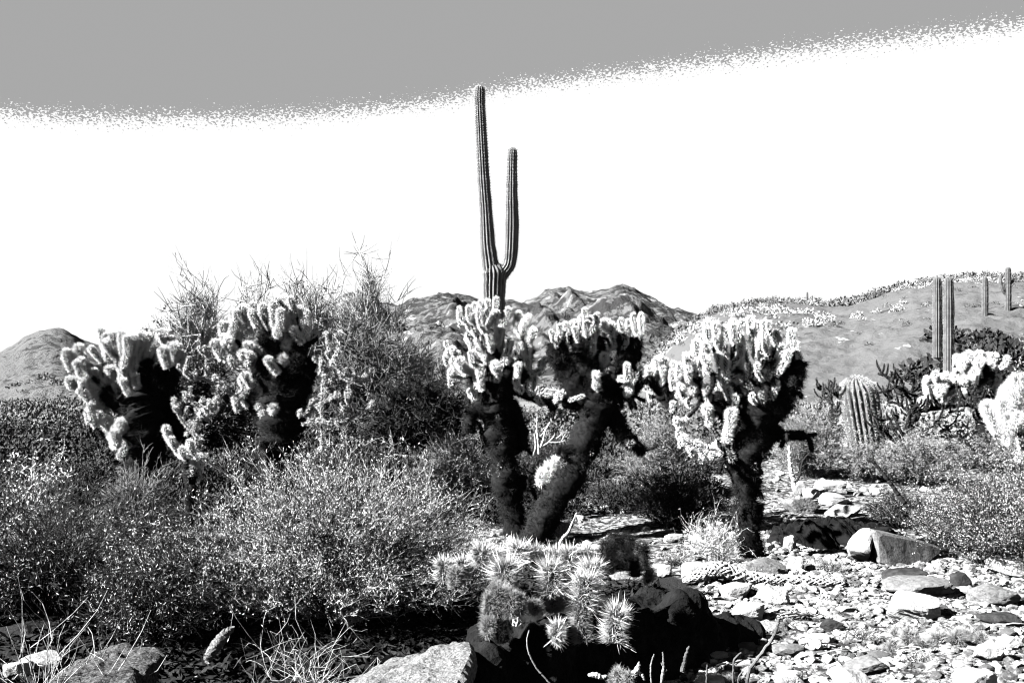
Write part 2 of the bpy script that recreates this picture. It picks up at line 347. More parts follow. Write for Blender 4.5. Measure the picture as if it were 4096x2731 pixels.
RK = [
 ((3565, 2381, 3800, 2490), 'rock_white', 'large white boulder with a black right side, below the gray slab on the gravel', 5, 7),
 ((3559, 2318, 3830, 2392), 'rock_gray', 'low gray rounded rock just above the large white boulder', 4, 13),
 ((3546, 2280, 3718, 2332), 'rock_dark', 'dark gray rock behind the low gray rounded rock', 3, 15),
 ((3808, 2285, 3890, 2355), 'rock_dark', 'dark angular rock standing to the right of the low gray rocks', 3, 19),
 ((3900, 2338, 4095, 2425), 'rock_gray', 'gray dome-shaped rock near the right edge of the gravel', 4, 23),
 ((3706, 2252, 3785, 2297), 'rock_white', 'small pale rock under the right end of the big split slab', 3, 27),
 ((3985, 2225, 4180, 2312), 'rock_white', 'big white rock cut by the right edge beside the creosote bush', 4, 31),
 ((3155, 2222, 3220, 2284), 'rock_white', 'white egg-shaped stone at the foot of the right cholla', 4, 37),
 ((2960, 2235, 3160, 2308), 'rock_gray', 'gray streaked slab leaning at the base of the right cholla trunk', 4, 41),
 ((3138, 2135, 3186, 2205), 'rock_white', 'upright white stone to the right of the right cholla trunk', 3, 43),
 ((3036, 2345, 3176, 2418), 'rock_white', 'white block with a dark end below the fallen cholla skeleton', 4, 47),
 ((2890, 2333, 3020, 2403), 'rock_white', 'pale stone left of the white block under the cholla skeleton', 4, 53),
 ((2935, 2418, 3080, 2490), 'rock_white', 'rounded white rock beside the edge of the big black shadow', 4, 59),
 ((3285, 2478, 3380, 2526), 'rock_dark', 'small dark triangular rock in the middle of the gravel', 3, 61),
 ((3912, 2574, 4035, 2646), 'rock_white', 'white stone at lower right below the spiny gray clump', 4, 67),
 ((3100, 2582, 3240, 2628), 'rock_gray', 'flat gray stone at the tip of the lower shadow', 3, 71),
 ((3105, 2690, 3225, 2760), 'rock_white', 'white stone cut by the bottom edge right of the green stalks', 4, 73),
 ((2775, 2696, 2905, 2765), 'rock_white', 'white stone cut by the bottom edge beside the thin stalks', 4, 79),
 ((3335, 2675, 3495, 2770), 'rock_white', 'broad white stone at the bottom edge with a shadow hole beside it', 4, 83),
 ((3840, 2678, 4005, 2770), 'rock_white', 'pale pointed stone cut by the bottom edge at lower right', 4, 89),
 ((3172, 1918, 3226, 1985), 'rock_white', 'white stone at the foot of the white bare stick', 3, 97),
 ((3216, 1950, 3280, 1999), 'rock_white', 'smooth white oval stone in the pile right of the cholla', 4, 101),
 ((3268, 1918, 3395, 1980), 'rock_white', 'largest white stone on top of the rock pile', 4, 103),
 ((3288, 1970, 3402, 2022), 'rock_white', 'flat white stone in the middle of the rock pile', 3, 107),
 ((3148, 1984, 3294, 2054), 'rock_gray', 'dark gray slab at the lower left of the rock pile', 4, 109),
 ((3320, 2018, 3455, 2070), 'rock_white', 'long white stone at the bottom of the rock pile', 4, 113),
 ((3480, 1948, 3528, 1980), 'rock_white', 'small white stone beside the black leaning branch', 3, 127),
 ((3355, 2068, 3410, 2092), 'rock_gray', 'thin gray stone in the shade under the rock pile', 3, 131),
 ((2764, 2135, 2862, 2206), 'rock_mid', 'gray rock left of the right cholla with dry twigs over it', 4, 137),
 ((2730, 2250, 2856, 2322), 'rock_white', 'white stone in front of the dry twigs left of the right cholla', 4, 139),
 ((2185, 2080, 2300, 2135), 'rock_mid', 'pointed gray stone right of the leaning cholla base', 4, 149),
 ((2080, 1965, 2160, 2030), 'rock_mid', 'gray stone seen between the two crossed cholla trunks', 3, 151),
 ((1925, 1925, 2000, 1990), 'rock_white', 'white wedge stone left of the upright center cholla trunk', 3, 157),
 ((1855, 1905, 1940, 1940), 'rock_white', 'pale flat slab between the big bush and the center cholla', 3, 163),
 ((2230, 1990, 2330, 2040), 'rock_white', 'white broken stone behind the leaning cholla trunk', 3, 167),
 ((2300, 2060, 2345, 2085), 'rock_white', 'small pale stone behind the pale dry stick', 3, 173),
 ((2660, 2130, 2740, 2180), 'rock_white', 'white stone right of the dark hedgehog clump', 3, 179),
 ((2630, 2255, 2690, 2310), 'rock_white', 'small bright stone at the top of the dark ledge', 3, 181),
 ((2440, 2290, 2620, 2330), 'rock_mid', 'thin flat pale slab lying on the dark ledge', 3, 191),
 ((0, 2650, 110, 2730), 'rock_white', 'white stone at the bottom left corner', 4, 193),
 ((60, 2615, 240, 2690), 'rock_mid', 'pale flat rock behind the bare stalks at lower left', 4, 197),
 ((0, 1862, 160, 1905), 'rock_mid', 'low pale rock ledge at the left edge behind the leafy shrub', 4, 199),
 ((280, 2290, 420, 2330), 'rock_white', 'pale slab showing through the left bush', 3, 211),
 ((330, 2040, 450, 2100), 'rock_white', 'pale stone between the left bush and the gray shrub', 3, 223),
 ((520, 2060, 620, 2110), 'rock_white', 'white stone under the gray shrub on the left', 3, 227),
 ((1530, 1815, 1700, 1880), 'rock_mid', 'smooth gray rock behind the top of the big bush', 4, 229),
 ((3940, 2455, 4096, 2500), 'rock_dark', 'dark stone at the right edge below the dome-shaped rock', 3, 233),
 ((3030, 2490, 3160, 2530), 'rock_mid', 'half-buried gray stone next to the rounded white rock', 3, 239),
 ((3230, 2540, 3350, 2580), 'rock_white', 'pale stone ridge right of the long black shadow', 3, 241),
 ((3240, 2560, 3300, 2600), 'rock_white', 'white pebble-like stone below the pale stone ridge', 3, 251),
 ((3380, 2640, 3560, 2700), 'rock_gray', 'gray broken rock near the bottom edge right of center', 4, 257),
 ((4010, 2540, 4096, 2600), 'rock_white', 'white stone touching the right edge above the lower white stone', 3, 263),
]
for i, (bx, m, lab, sb, sd_) in enumerate(RK): rock(bx, m, lab, sb, sd_, tilt=R(sd_).uniform(-.15, .15), name='stone' if bx[2]-bx[0] < 90 else 'rock')
# hull rocks, each set of corners at its own distance
def hull(name, P, m, label, cuts=5, amp=.02, fr=3., seed=0, cat='rock'):
    bm = bmesh.new()
    for p in P: bm.verts.new(tuple(p))
    r = bmesh.ops.convex_hull(bm, input=bm.verts)
    bmesh.ops.delete(bm, geom=list({g for g in r['geom_interior']+r['geom_unused'] if isinstance(g, bmesh.types.BMVert)}), context='VERTS')
    bmesh.ops.bevel(bm, geom=list(bm.edges), offset=.02, segments=1, affect='EDGES')
    bmesh.ops.triangulate(bm, faces=bm.faces)
    for k in range(cuts): 
        long = [e for e in bm.edges if e.calc_length() > .02]
        if not long: break
        bmesh.ops.subdivide_edges(bm, edges=long, cuts=1); bmesh.ops.triangulate(bm, faces=bm.faces)
    bm.normal_update()
    V = np.array([v.co[:] for v in bm.verts]); Nn = np.array([v.normal[:] for v in bm.verts]); F = np.array([[v.index for v in f.verts] for f in bm.faces]); bm.free()
    d = fbm(V[:, 0]*fr+V[:, 2]*fr*.7+seed, V[:, 1]*fr-V[:, 2]*fr, 5, seed)-.5
    V = V+Nn*(d*amp*2)[:, None]
    return tag(build(name, [(V, F, 0)], [M[m]], loc=P[0]), label, cat)
def g2(X, Y): return hit(X, Y)
def dz(p, z): return p+np.array([0, 0, z])
# big split slab : white left wedge + gray slab
a = hit(3500, 2262); Y = a[1]
hull('rock', [at(3512, 2255, Y-.05), at(3500, 2125, Y), at(3470, 2112, Y+.15), at(3650, 2150, Y+.15), at(3790, 2195, Y+.3), at(3835, 2225, Y+.4), at(3700, 2268, Y+.1), at(3560, 2270, Y-.05), at(3500, 2118, Y+.6), at(3830, 2210, Y+.8), at(3480, 2262, Y+.6), at(3830, 2270, Y+.8)], 'rock_gray', 'big slanted gray slab with a flat front face, right of the chollas', amp=.012, seed=3)
hull('rock', [at(3387, 2190, Y+.05), at(3480, 2205, Y-.08), at(3460, 2150, Y+.0), at(3400, 2155, Y+.1), at(3445, 2110, Y+.15), at(3492, 2112, Y+.12), at(3497, 2148, Y+.05), at(3390, 2190, Y+.5), at(3450, 2110, Y+.5), at(3490, 2180, Y+.5), at(3470, 2250, Y+.1), at(3400, 2230, Y+.15)], 'rock_white', 'sunlit white rock wedge against the left end of the big gray slab', amp=.012, seed=5)
# boulders in front
Yb = 4.55
hull('boulder', [at(1380, 2790, Yb-.3), at(1500, 2728, Yb), at(1640, 2670, Yb+.15), at(1740, 2600, Yb+.3), at(1860, 2556, Yb+.4), at(1890, 2575, Yb+.25), at(1900, 2610, Yb+.1), at(1868, 2680, Yb-.1), at(1830, 2760, Yb-.35), at(1825, 2950, Yb-.5), at(1850, 2900, Yb+.4), at(1400, 2950, Yb-.5), at(1420, 2700, Yb+.5), at(1800, 2600, Yb+.7), at(1850, 2800, Yb+.6)], 'boulder', 'speckled pale boulder at the bottom edge, below the large bush', amp=.05, fr=6., seed=7, cat='boulder')
Yb = 4.7
hull('boulder', [at(130, 2790, Yb-.3), at(250, 2690, Yb), at(400, 2610, Yb+.25), at(540, 2575, Yb+.4), at(640, 2575, Yb+.4), at(665, 2620, Yb+.2), at(560, 2690, Yb-.1), at(480, 2780, Yb-.3), at(460, 2900, Yb-.4), at(150, 2900, Yb-.3), at(640, 2760, Yb+.6), at(300, 2650, Yb+.6)], 'boulder_dark', 'smooth gray speckled boulder at the lower left corner', amp=.05, fr=6., seed=9, cat='boulder')
# ledge carrying the hedgehog cactus, shaped and coloured to give the black shade there
hull('ledge', [at(1900, 2640, 4.9), at(1880, 2570, 5.3), at(1900, 2500, 5.9), at(2200, 2505, 5.35), at(2480, 2425, 5.6), at(2700, 2395, 5.8), at(2790, 2405, 5.9), at(2880, 2470, 5.95), at(3040, 2535, 6.25), at(2560, 2390, 6.3), at(2300, 2460, 6.2), at(1940, 2950, 4.9), at(2200, 2800, 5.1), at(2480, 2700, 5.5), at(2900, 2640, 5.9), at(2850, 2520, 6.6), at(2000, 2600, 6.8)], 'shade_ledge', 'rock ledge coloured near-black for the deep shade below the hedgehog cactus', amp=.12, fr=5., seed=11, cat='rock ledge')
hull('ledge', [at(3100, 2130, 9.7), at(3300, 2085, 9.8), at(3450, 2100, 10.0), at(3620, 2150, 10.2), at(3120, 2120, 10.3), at(3450, 2085, 10.6), at(3080, 2200, 9.5), at(3380, 2215, 9.6), at(3620, 2225, 9.9), at(3620, 2180, 10.7), at(3100, 2160, 10.5)], 'shade_rock', 'added rock step coloured near-black for the shade under the pile of white stones', amp=.11, fr=7., seed=13, cat='rock ledge')  # step added to give the black of the cholla's shadow
# loose stones and gravel
rs = R(77)
protos = []
k = 0; tries = 0
while k < 70 and tries < 2000:
    tries += 1
    X = rs.uniform(2750, 4150); Yp = rs.uniform(2200, 2720)
    p = hit(X, Yp)
    if p[0] < .28*(p[1]-3.0): continue
    if len(protos) < 10:
        V, F = rockverts(2, 900+k, 7, noise=.05); me_o = build('loose_stone', [(V, F, 0)], [M['rock_white' if k % 4 else 'rock_gray']], loc=(0, 0, 0)); protos.append(me_o); o = me_o
    else:
        o = protos[rs.randint(10)].copy(); C.objects.link(o)
    s = rs.uniform(.025, .06)*(1 if rs.rand() < .85 else 1.5)
    o.scale = (s*rs.uniform(1, 1.5), s*rs.uniform(.8, 1.2), s*rs.uniform(.45, .8)); o.location = (p[0], p[1], p[2]+s*.08); o.rotation_euler = (rs.uniform(-.2, .2), rs.uniform(-.2, .2), rs.uniform(0, 6.28))
    tag(o, 'fist-sized loose stone lying scattered on the sunlit gravel', 'stone', 'loose stones scattered on the gravel'); k += 1
def gravel(n, xr, yr, smin, smax, seed, cond=None):
    rs = R(seed); D, F = ICO[1]
    x = rs.uniform(*xr, n); y = rs.uniform(*yr, n)
    if cond is not None: q = cond(x, y); x = x[q]; y = y[q]
    n = len(x); s = smin*(smax/smin)**(rs.rand(n)**2.2)
    a = rs.uniform(0, 2*PI, n); c = np.stack([x, y, H(x, y)+s*.2], 1)
    V = D[None]*rs.uniform(.7, 1.15, (n, len(D), 1))*np.stack([s*rs.uniform(.9, 1.5, n), s*rs.uniform(.7, 1.1, n), s*rs.uniform(.4, .8, n)], 1)[:, None]
    ca, sa = np.cos(a)[:, None], np.sin(a)[:, None]
    V = np.stack([V[..., 0]*ca-V[..., 1]*sa, V[..., 0]*sa+V[..., 1]*ca, V[..., 2]], -1)+c[:, None]
    return V.reshape(-1, 3), (F[None]+(np.arange(n)*len(D))[:, None, None]).reshape(-1, 3)
gr = [gravel(26000, (.3, 5.5), (4.6, 10.5), .008, .045, 1, lambda x, y: x > .35*(y-3.6))+(0,), gravel(6000, (-6, 7), (8.5, 17), .014, .07, 2)+(0,), gravel(900, (-3.2, -1.6), (4, 5.6), .01, .04, 3)+(0,)]
tag(build('gravel', gr, [M['pebble']]), 'loose gravel and small stones covering the desert floor', 'gravel', kind='stuff')

# ------------------------------------------------------------------ cactus parts
def bez(p, n):  # smooth resample of a polyline
    p = np.asarray(p, float); t = np.linspace(0, len(p)-1, n)
    if len(p) == 2: return p[0]+(p[1]-p[0])*np.linspace(0, 1, n)[:, None]
    out = []
    for tt in t:
        i = min(int(tt), len(p)-2); f = tt-i
        p0 = p[max(i-1, 0)]; p1 = p[i]; p2 = p[i+1]; p3 = p[min(i+2, len(p)-1)]
        out.append(.5*((2*p1)+(-p0+p2)*f+(2*p0-5*p1+4*p2-p3)*f*f+(-p0+3*p1-3*p2+p3)*f**3))
    return np.array(out)
def joint_geo(path, rtot, rs, dens=1., dark=False, body=.42, m=11, sw=.0026, cap0=True):
    """one spiny stem segment along path (K,3)"""
    K = 14; P = bez(path, K); Lg = np.linalg.norm(np.diff(P, axis=0), axis=1).sum()
    s = np.linspace(0, 1, K); rb = rtot*body
    prof = np.clip(.72+.6*s, 0, 1)*np.sqrt(np.clip(1-np.clip((s-.82)/.185, 0, 1)**2, .01, 1))*(1+rs.uniform(-.06, .06, K))
    if cap0: prof *= np.sqrt(np.clip(1-np.clip((.08-s)/.09, 0, 1)**2, .01, 1))
    Rr = rb*prof
    V, F = tubes(P[None], Rr[None], 10)
    T, A, B = frames(P[None]); T, A, B = T[0], A[0], B[0]
    na = int(max(14, dens*(Lg+rtot)*2*PI*rb/(.0205**2)))
    na = min(na, 420)
    u = (np.arange(na)+.5)/na; ph = np.arange(na)*2.39996
    f = u*(K-1); i = np.minimum(f.astype(int), K-2); f = (f-i)[:, None]
    def ip(Q): return Q[i]*(1-f)+Q[i+1]*f
    rr = (Rr[i]*(1-f[:, 0])+Rr[i+1]*f[:, 0])[:, None]
    nr = np.cos(ph)[:, None]*ip(A)+np.sin(ph)[:, None]*ip(B); t = ip(T)
    pos = ip(P)+nr*rr
    tipk = np.clip((u-.8)/.2, 0, 1)[:, None]
    nr2 = nrm(nr*(1-.75*tipk)+t*(.25+1.1*tipk))
    pos = np.repeat(pos, m, 0); nn = np.repeat(nr2, m, 0); n = len(pos)
    d = nrm(nn+rs.normal(size=(n, 3))*.5)
    ln = rtot*(1-body)*rs.uniform(.6, 1.3, n)
    V2, F2 = needles(pos+rs.normal(size=(n, 3))*.0015, d, ln, sw*rs.uniform(.6, 1.1, n), rs)
    return [(V, F, 0), (V2, F2, 1)]
def nearest(P, q):
    d = np.linalg.norm(P-q, axis=1); return int(np.argmin(d))
def cholla(label, joints, trunk, limbs, Y, ox, oy, s, seed, group='teddy bear chollas standing in the clearing', base_ground=True, sw=.0027, m=11, dens=1., bright='spine', extra_dark=30, dspread=.3, rk=1.12, dup=1):
    rs = R(seed)
    tb = trunk[0]; base = at(tb[0], tb[1], Y); base[2] = gz(base[0], base[1])
    root = thing('teddy_bear_cholla', base, label, 'cactus', group)
    def poly(L, y): 
        q = np.array([at(p[0], p[1], y+(p[3] if len(p) > 3 else 0)) for p in L]); w = np.array([p[2] for p in L])/4000.*y
        return q, w
    q, w = poly(trunk, Y); q[0, 2] = min(q[0, 2], base[2]-.03)
    K = 56; P = bez(q, K); W = np.interp(np.linspace(0, len(w)-1, K), np.arange(len(w)), w)
    W = W*(1+.12*np.sin(np.linspace(0, 30, K)+seed)+rs.uniform(-.08, .08, K))
    W[-1] *= .3; W[-2] *= .75
    def dark_spines(P, W, cnt, ln):
        i = rs.randint(0, len(P)-1, cnt); f = rs.rand(cnt)[:, None]; T, A, B = frames(P[None]); ph = rs.uniform(0, 2*PI, cnt)[:, None]
        nn = np.cos(ph)*A[0][i]+np.sin(ph)*B[0][i]; pos = P[i]*(1-f)+P[i+1]*f+nn*(W[i][:, None]*.9)
        return needles(pos, nn+rs.normal(size=(cnt, 3))*.5+np.array([0, 0, -.25]), ln*rs.uniform(.5, 1.2, cnt), .0028, rs)
    def crownjoint(p0, p1, rt, parts_k):
        parts = joint_geo([p0, (p0+p1)/2+rs.normal(size=3)*.01, p1], rt, rs, dens, m=m, sw=sw)
        return [(a_, b_, c_+parts_k) for a_, b_, c_ in parts]
    def bumpy(P, W, sides=18):
        V, F = tubes(P[None], W[None], sides)
        d = 1+.75*(fbm(V[:, 0]*11+V[:, 2]*5, V[:, 2]*12+V[:, 1]*11, 3, seed)-.5)
        c = np.repeat(P, sides, 0); return c+(V-c)*d[:, None], F
    V, F = bumpy(P, W*.78); S = dark_spines(P, W*.78, 6500, W.mean()*.42)
    build('trunk', [(V, F, 0), S+(1,)], [M['joint_dark'], M['spine_dark']], root, smooth=True)
    skel = [P]
    for lb in limbs:
        q, w = poly(lb, Y); q[:, 1] += rs.uniform(-.08, .08)
        Pl = bez(q, 16); Wl = np.interp(np.linspace(0, len(w)-1, 16), np.arange(len(w)), w)*(1+rs.uniform(-.1, .1, 16)); Wl[-1] *= .4
        V, F = bumpy(Pl, Wl*.66, 12); S = dark_spines(Pl, Wl*.66, 2200, Wl.mean()*.5)
        build('limb', [(V, F, 0), S+(1,)], [M['joint_dark'], M['spine_dark']], root, smooth=True)
        skel.append(Pl)
    sk = np.concatenate(skel)
    for jn in joints:
        x0, y0, x1, y1, r = jn[:5]; dk = len(jn) > 5 and jn[5] == 'D'
        X0, Y0, X1, Y1 = ox+x0/s, oy+y0/s, ox+x1/s, oy+y1/s; r = r/s
        dd = rs.uniform(-dspread, dspread*.35) if not dk else rs.uniform(-dspread*.6, dspread*.2)
        y = Y+dd; rt = r/4000*y*rk
        # tips given: pull the ends in by the radius
        p0 = at(X0, Y0, y+rs.uniform(-.05, .05)); p1 = at(X1, Y1, y); v = p1-p0; l = np.linalg.norm(v)
        if l < rt*1.2:
            v = (nrm(v)*.6+np.array([rs.uniform(-.3, .3), -.75, .35])); v = v/np.linalg.norm(v)*rt*1.6; p0 = p1-v*.5; p1 = p1+v*.5
        midp = (p0+p1)/2+rs.normal(size=3)*l*.03
        parts = joint_geo([p0, midp, p1], rt, rs, dens, m=m if not dk else 6, sw=sw)
        parts = [(a_, b_, c_+(2 if dk else 0)) for a_, b_, c_ in parts]
        k2 = nearest(sk-np.array([0, 0, -.0]), p0-np.array([0, 0, rt*1.5])); cpt = sk[k2]
        dist = np.linalg.norm(cpt-p0)
        if dist > rt*.8:
            ct = (cpt+p0)/2+np.array([0, 0, -.05*dist])+rs.normal(size=3)*.02
            Pc = bez([cpt, ct, p0+nrm(p1-p0)*rt*.3], 9); Lc = np.linalg.norm(np.diff(Pc, axis=0), axis=1).sum()
            nb = 0 if dk else int(min(8, max(1, round(8*.17/Lc))))
            if nb: parts += [(a_, b_, c_) for a_, b_, c_ in joint_geo(Pc[8-nb:], rt*.9, rs, dens, m=m, sw=sw)]
            if nb < 7:
                cc = joint_geo(Pc[:9-nb], rt*.75, rs, dens*.7, m=6, sw=sw)
                parts += [(a_, b_, c_+2) for a_, b_, c_ in cc]
        for q_ in range(0 if dk else dup):
            if rs.rand() > .85: continue
            sh = np.array([rs.uniform(-1.1, 1.1)*rt*(1+q_), rs.uniform(.08, .3)*(-.5 if q_ else 1), rs.uniform(-1.5, -.2)*rt])
            parts += joint_geo([p0+sh*[.4, 1, 1]-[0, 0, rt], (p0+p1)/2+sh, p1+sh], rt*.88, rs, dens, m=m, sw=sw)
        build('branch', parts, [M['joint'], M[bright], M['joint_dark'], M['spine_dark']], root)
    # dark dead joints hanging close to the trunk and limbs
    for q_ in range(extra_dark):
        Pq = skel[rs.randint(len(skel))] if rs.rand() < .6 else skel[0]
        i = rs.randint(int(len(Pq)*.3), len(Pq)); a0 = rs.uniform(0, 2*PI); st = Pq[i]
        d = np.array([math.cos(a0), math.sin(a0), rs.uniform(-.9, .3)]); d /= np.linalg.norm(d)
        l = rs.uniform(.1, .2); rt = rs.uniform(.035, .055)
        pts_ = [st, st+d*l*.7, st+d*l+np.array([0, 0, rs.uniform(-.12, .03)])]
        cc = joint_geo(pts_, rt, rs, dens*.5, m=5, sw=sw)
        build('dead_joint', cc, [M['joint_dark'], M['spine_tan' if rs.rand() < .3 else 'spine_dark']], root)
    return root
Cj = [(880,290,895,130,52),(440,380,430,250,48),(560,420,545,235,48),(620,570,600,330,52),(700,500,680,250,55),(720,290,700,165,50),(800,260,780,160,50),(640,300,620,200,50),(840,500,900,310,70),(880,700,950,510,75),(540,520,560,440,45),(700,640,640,500,60),(600,690,530,570,52),(790,820,790,640,52),(1040,390,1040,260,55),(1130,470,1180,310,60),(1230,480,1310,355,62),(1340,580,1360,500,40),(1280,880,1310,580,66),(1180,800,1180,700,50),(270,740,270,680,42),(290,870,300,770,52),(330,850,350,790,50),(330,960,370,880,52),(310,1120,330,1020,52),(480,1040,450,960,80),(700,1120,680,1010,62),(590,960,570,800,50),(740,820,640,760,50),(740,930,760,860,62),(880,1040,880,940,70),(1020,920,1030,840,58),(1040,760,1050,640,50),(1180,1030,1160,960,60),(1250,1170,1260,1010,66),(1160,1230,1150,1190,58),(1220,1300,1190,1240,50),(1400,1070,1330,1080,50),(1460,1030,1510,880,50),(610,1320,620,1240,60),(920,1320,960,1230,70,'D'),(850,1500,850,1420,60,'D'),(1100,1560,1110,1500,52,'D'),(560,1500,550,1400,50,'D'),(680,1370,740,1330,55,'D'),(1340,1350,1300,1290,45),(1450,1460,1400,1380,50),(1560,1490,1600,1430,62),(1650,1360,1720,1320,50),(1700,1500,1730,1450,62),(820,700,800,560,60),(560,1100,520,1020,60,'D'),(960,1040,920,1000,50)]
cholla('upright center cholla with a fluffy white crown in front of the tall saguaro', Cj, [(2072,2165,48),(2050,2060,55),(2028,1950,66),(2018,1840,68),(2000,1720,75),(1995,1640,80),(2000,1560,72),(2030,1460,50)],
 [[(2000,1620,60),(1930,1560,50),(1880,1470,30)],[(2010,1560,60),(2090,1480,45),(2110,1380,30)],[(1960,1640,50),(1890,1640,32),(1880,1730,28)],[(2060,1990,30),(2088,1960,26),(2088,1900,20)],[(2030,1620,55),(2075,1700,45),(2090,1800,30)],[(2030,1540,40),(2130,1590,22),(2240,1620,18)],[(2000,1500,50),(1960,1400,40),(1930,1330,25)]],
 10.2, 1700, 1150, 3.137, 11, extra_dark=60)
Dj = [(180,510,170,440,36),(240,660,230,510,36),(290,480,280,370,50),(350,460,350,350,46),(440,480,445,330,50),(480,480,460,400,46),(600,330,590,170,50),(550,330,540,260,46),(660,400,670,270,48),(740,360,740,235,55),(560,640,560,390,60),(700,720,690,430,62),(840,430,830,310,56),(890,410,890,320,52),(940,540,940,360,60),(1060,430,1050,300,52),(1140,400,1140,310,46),(1210,430,1200,230,46),(1310,490,1300,235,55),(1230,430,1250,330,50),(1120,620,1110,520,42),(560,850,560,720,62),(640,850,600,770,60),(840,860,840,740,76),(900,700,910,650,52),(730,1170,740,1080,56),(730,1050,740,970,60),(1120,1080,1120,860,56),(1190,1110,1240,980,46),(1160,1240,1150,1160,60),(1290,960,1300,900,46),(360,740,360,660,50,'D'),(460,1000,440,970,50,'D'),(430,1310,580,1260,36),(190,700,170,540,36,'D'),(1040,640,1030,480,46,'D'),(1210,660,1250,530,46,'D'),(1270,830,1290,730,36,'D'),(320,600,330,520,60,'D'),(430,620,440,500,60,'D'),(250,800,230,700,60,'D'),(180,860,140,760,50,'D'),(300,900,240,860,70,'D'),(400,900,420,800,80,'D'),(500,820,500,700,70,'D'),(620,640,620,520,60,'D'),(780,640,780,520,50,'D'),(980,900,1000,780,60,'D'),(1090,780,1110,700,60,'D'),(1200,900,1220,800,60,'D'),(640,440,620,330,55),(770,450,760,330,55)]
cholla('leaning dark cholla with a flat white crown, right of the upright center cholla', Dj, [(2120,2150,70),(2190,2050,66),(2250,1950,66),(2310,1840,72),(2350,1740,72),(2390,1640,82),(2400,1560,90),(2390,1480,60)],
 [[(2380,1600,90),(2290,1520,75),(2240,1440,55),(2220,1370,30)],[(2400,1560,70),(2480,1480,55),(2530,1410,42),(2545,1350,25)],[(2420,1600,60),(2470,1690,48),(2500,1750,38),(2580,1810,22)],[(2390,1540,80),(2340,1450,60),(2320,1370,30)],[(2400,1500,60),(2400,1420,45),(2390,1350,25)],[(2420,1560,50),(2510,1580,35),(2560,1530,22)],[(2350,1620,50),(2290,1610,38),(2250,1600,22)],[(2330,1780,40),(2260,1800,25),(2230,1795,14)],[(2490,1470,40),(2490,1390,34),(2480,1340,20)]],
 10.0, 2150, 1180, 3.137, 23, extra_dark=110)
Fj = [(550,290,550,180,56),(560,440,560,280,58),(660,430,670,190,60),(780,490,780,230,60),(880,240,880,160,60),(960,250,990,205,56),(430,570,430,410,62),(300,670,300,580,56),(540,550,530,490,60),(580,720,500,600,60),(700,740,690,580,60),(810,860,800,570,66),(780,960,770,820,66),(840,1090,820,1000,52),(940,1190,890,1100,56),(980,520,960,340,76),(970,780,960,610,76),(980,620,980,460,70),(960,960,950,860,70),(1100,270,1100,120,60),(1200,400,1180,180,62),(1150,620,1160,390,60),(1280,390,1270,170,56),(1230,520,1250,320,56),(1420,490,1430,300,66),(1500,760,1490,470,72),(1560,690,1590,550,56),(1620,470,1620,280,72),(1660,560,1670,430,56),(1230,740,1270,650,42),(1180,810,1190,700,46),(1230,980,1200,840,66),(1260,1190,1250,1060,62),(1110,1160,1130,1080,46),(1110,1370,1110,1280,88),(1400,1160,1400,1060,80),(1420,1030,1420,930,60),(1430,900,1440,810,42),(850,1500,870,1270,86),(200,900,220,710,62),(330,830,320,730,62),(230,1060,220,970,60),(450,960,430,860,80),(400,1090,380,1020,70),(560,1070,560,970,70),(330,1240,320,1150,52),(600,1340,560,1280,80),(180,1480,180,1440,56),(1640,710,1650,570,46,'D'),(1760,890,1720,750,56,'D'),(1700,960,1690,820,50,'D'),(1620,1000,1640,880,60,'D'),(1560,1100,1600,980,60,'D'),(760,640,750,520,56),(350,700,360,600,52),(620,500,610,420,56),(1330,280,1340,170,46),(1350,900,1350,700,60,'D'),(1080,900,1090,700,60,'D'),(1300,800,1330,620,60,'D'),(640,1000,640,820,60,'D'),(720,1160,700,1060,70,'D'),(890,620,880,460,50,'D')]
s5 = 3.137/2.613
def c5(L_): # lower joints, measured in the second crop
    o = []
    for j in L_:
        f = lambda x, y: ((2550+x/2.613-2650)*3.137, (1650+y/2.613-1230)*3.137)
        a_, b_ = f(j[0], j[1]), f(j[2], j[3]); o.append((a_[0], a_[1], b_[0], b_[1], j[4]*s5)+tuple(j[5:]))
    return o
Fj += c5([(970,460,970,370,56),(860,350,850,320,46),(700,480,690,420,56),(1230,380,1230,260,60,'D'),(500,310,480,240,50),(620,350,610,310,50),(770,470,780,420,40),(1120,620,1130,580,34,'D'),(1240,1250,1180,1180,50,'D'),(1290,1080,1290,960,50,'D')])
cholla('biggest cholla, right of center, with a broad fluffy white crown on a dark trunk', Fj, [(3020,2225,50),(2995,2140,50),(2985,2060,56),(2985,1960,62),(2985,1860,72),(3005,1760,86),(3025,1660,90),(3020,1560,60)],
 [[(3020,1700,80),(3110,1620,75),(3170,1530,55),(3200,1440,35)],[(3010,1740,60),(2920,1660,50),(2840,1600,40),(2770,1540,28)],[(3030,1640,70),(3060,1540,60),(3080,1440,40)],[(3010,1600,60),(2960,1530,45),(2920,1450,30)],[(3040,1740,45),(3130,1740,26),(3215,1740,22)],[(3080,1660,70),(3130,1560,60),(3140,1470,40)],[(2960,1900,40),(2925,1850,34),(2910,1800,20)],[(3010,1820,50),(3060,1760,45),(3110,1700,30)]],
 9.1, 2650, 1230, 3.137, 37, extra_dark=60)
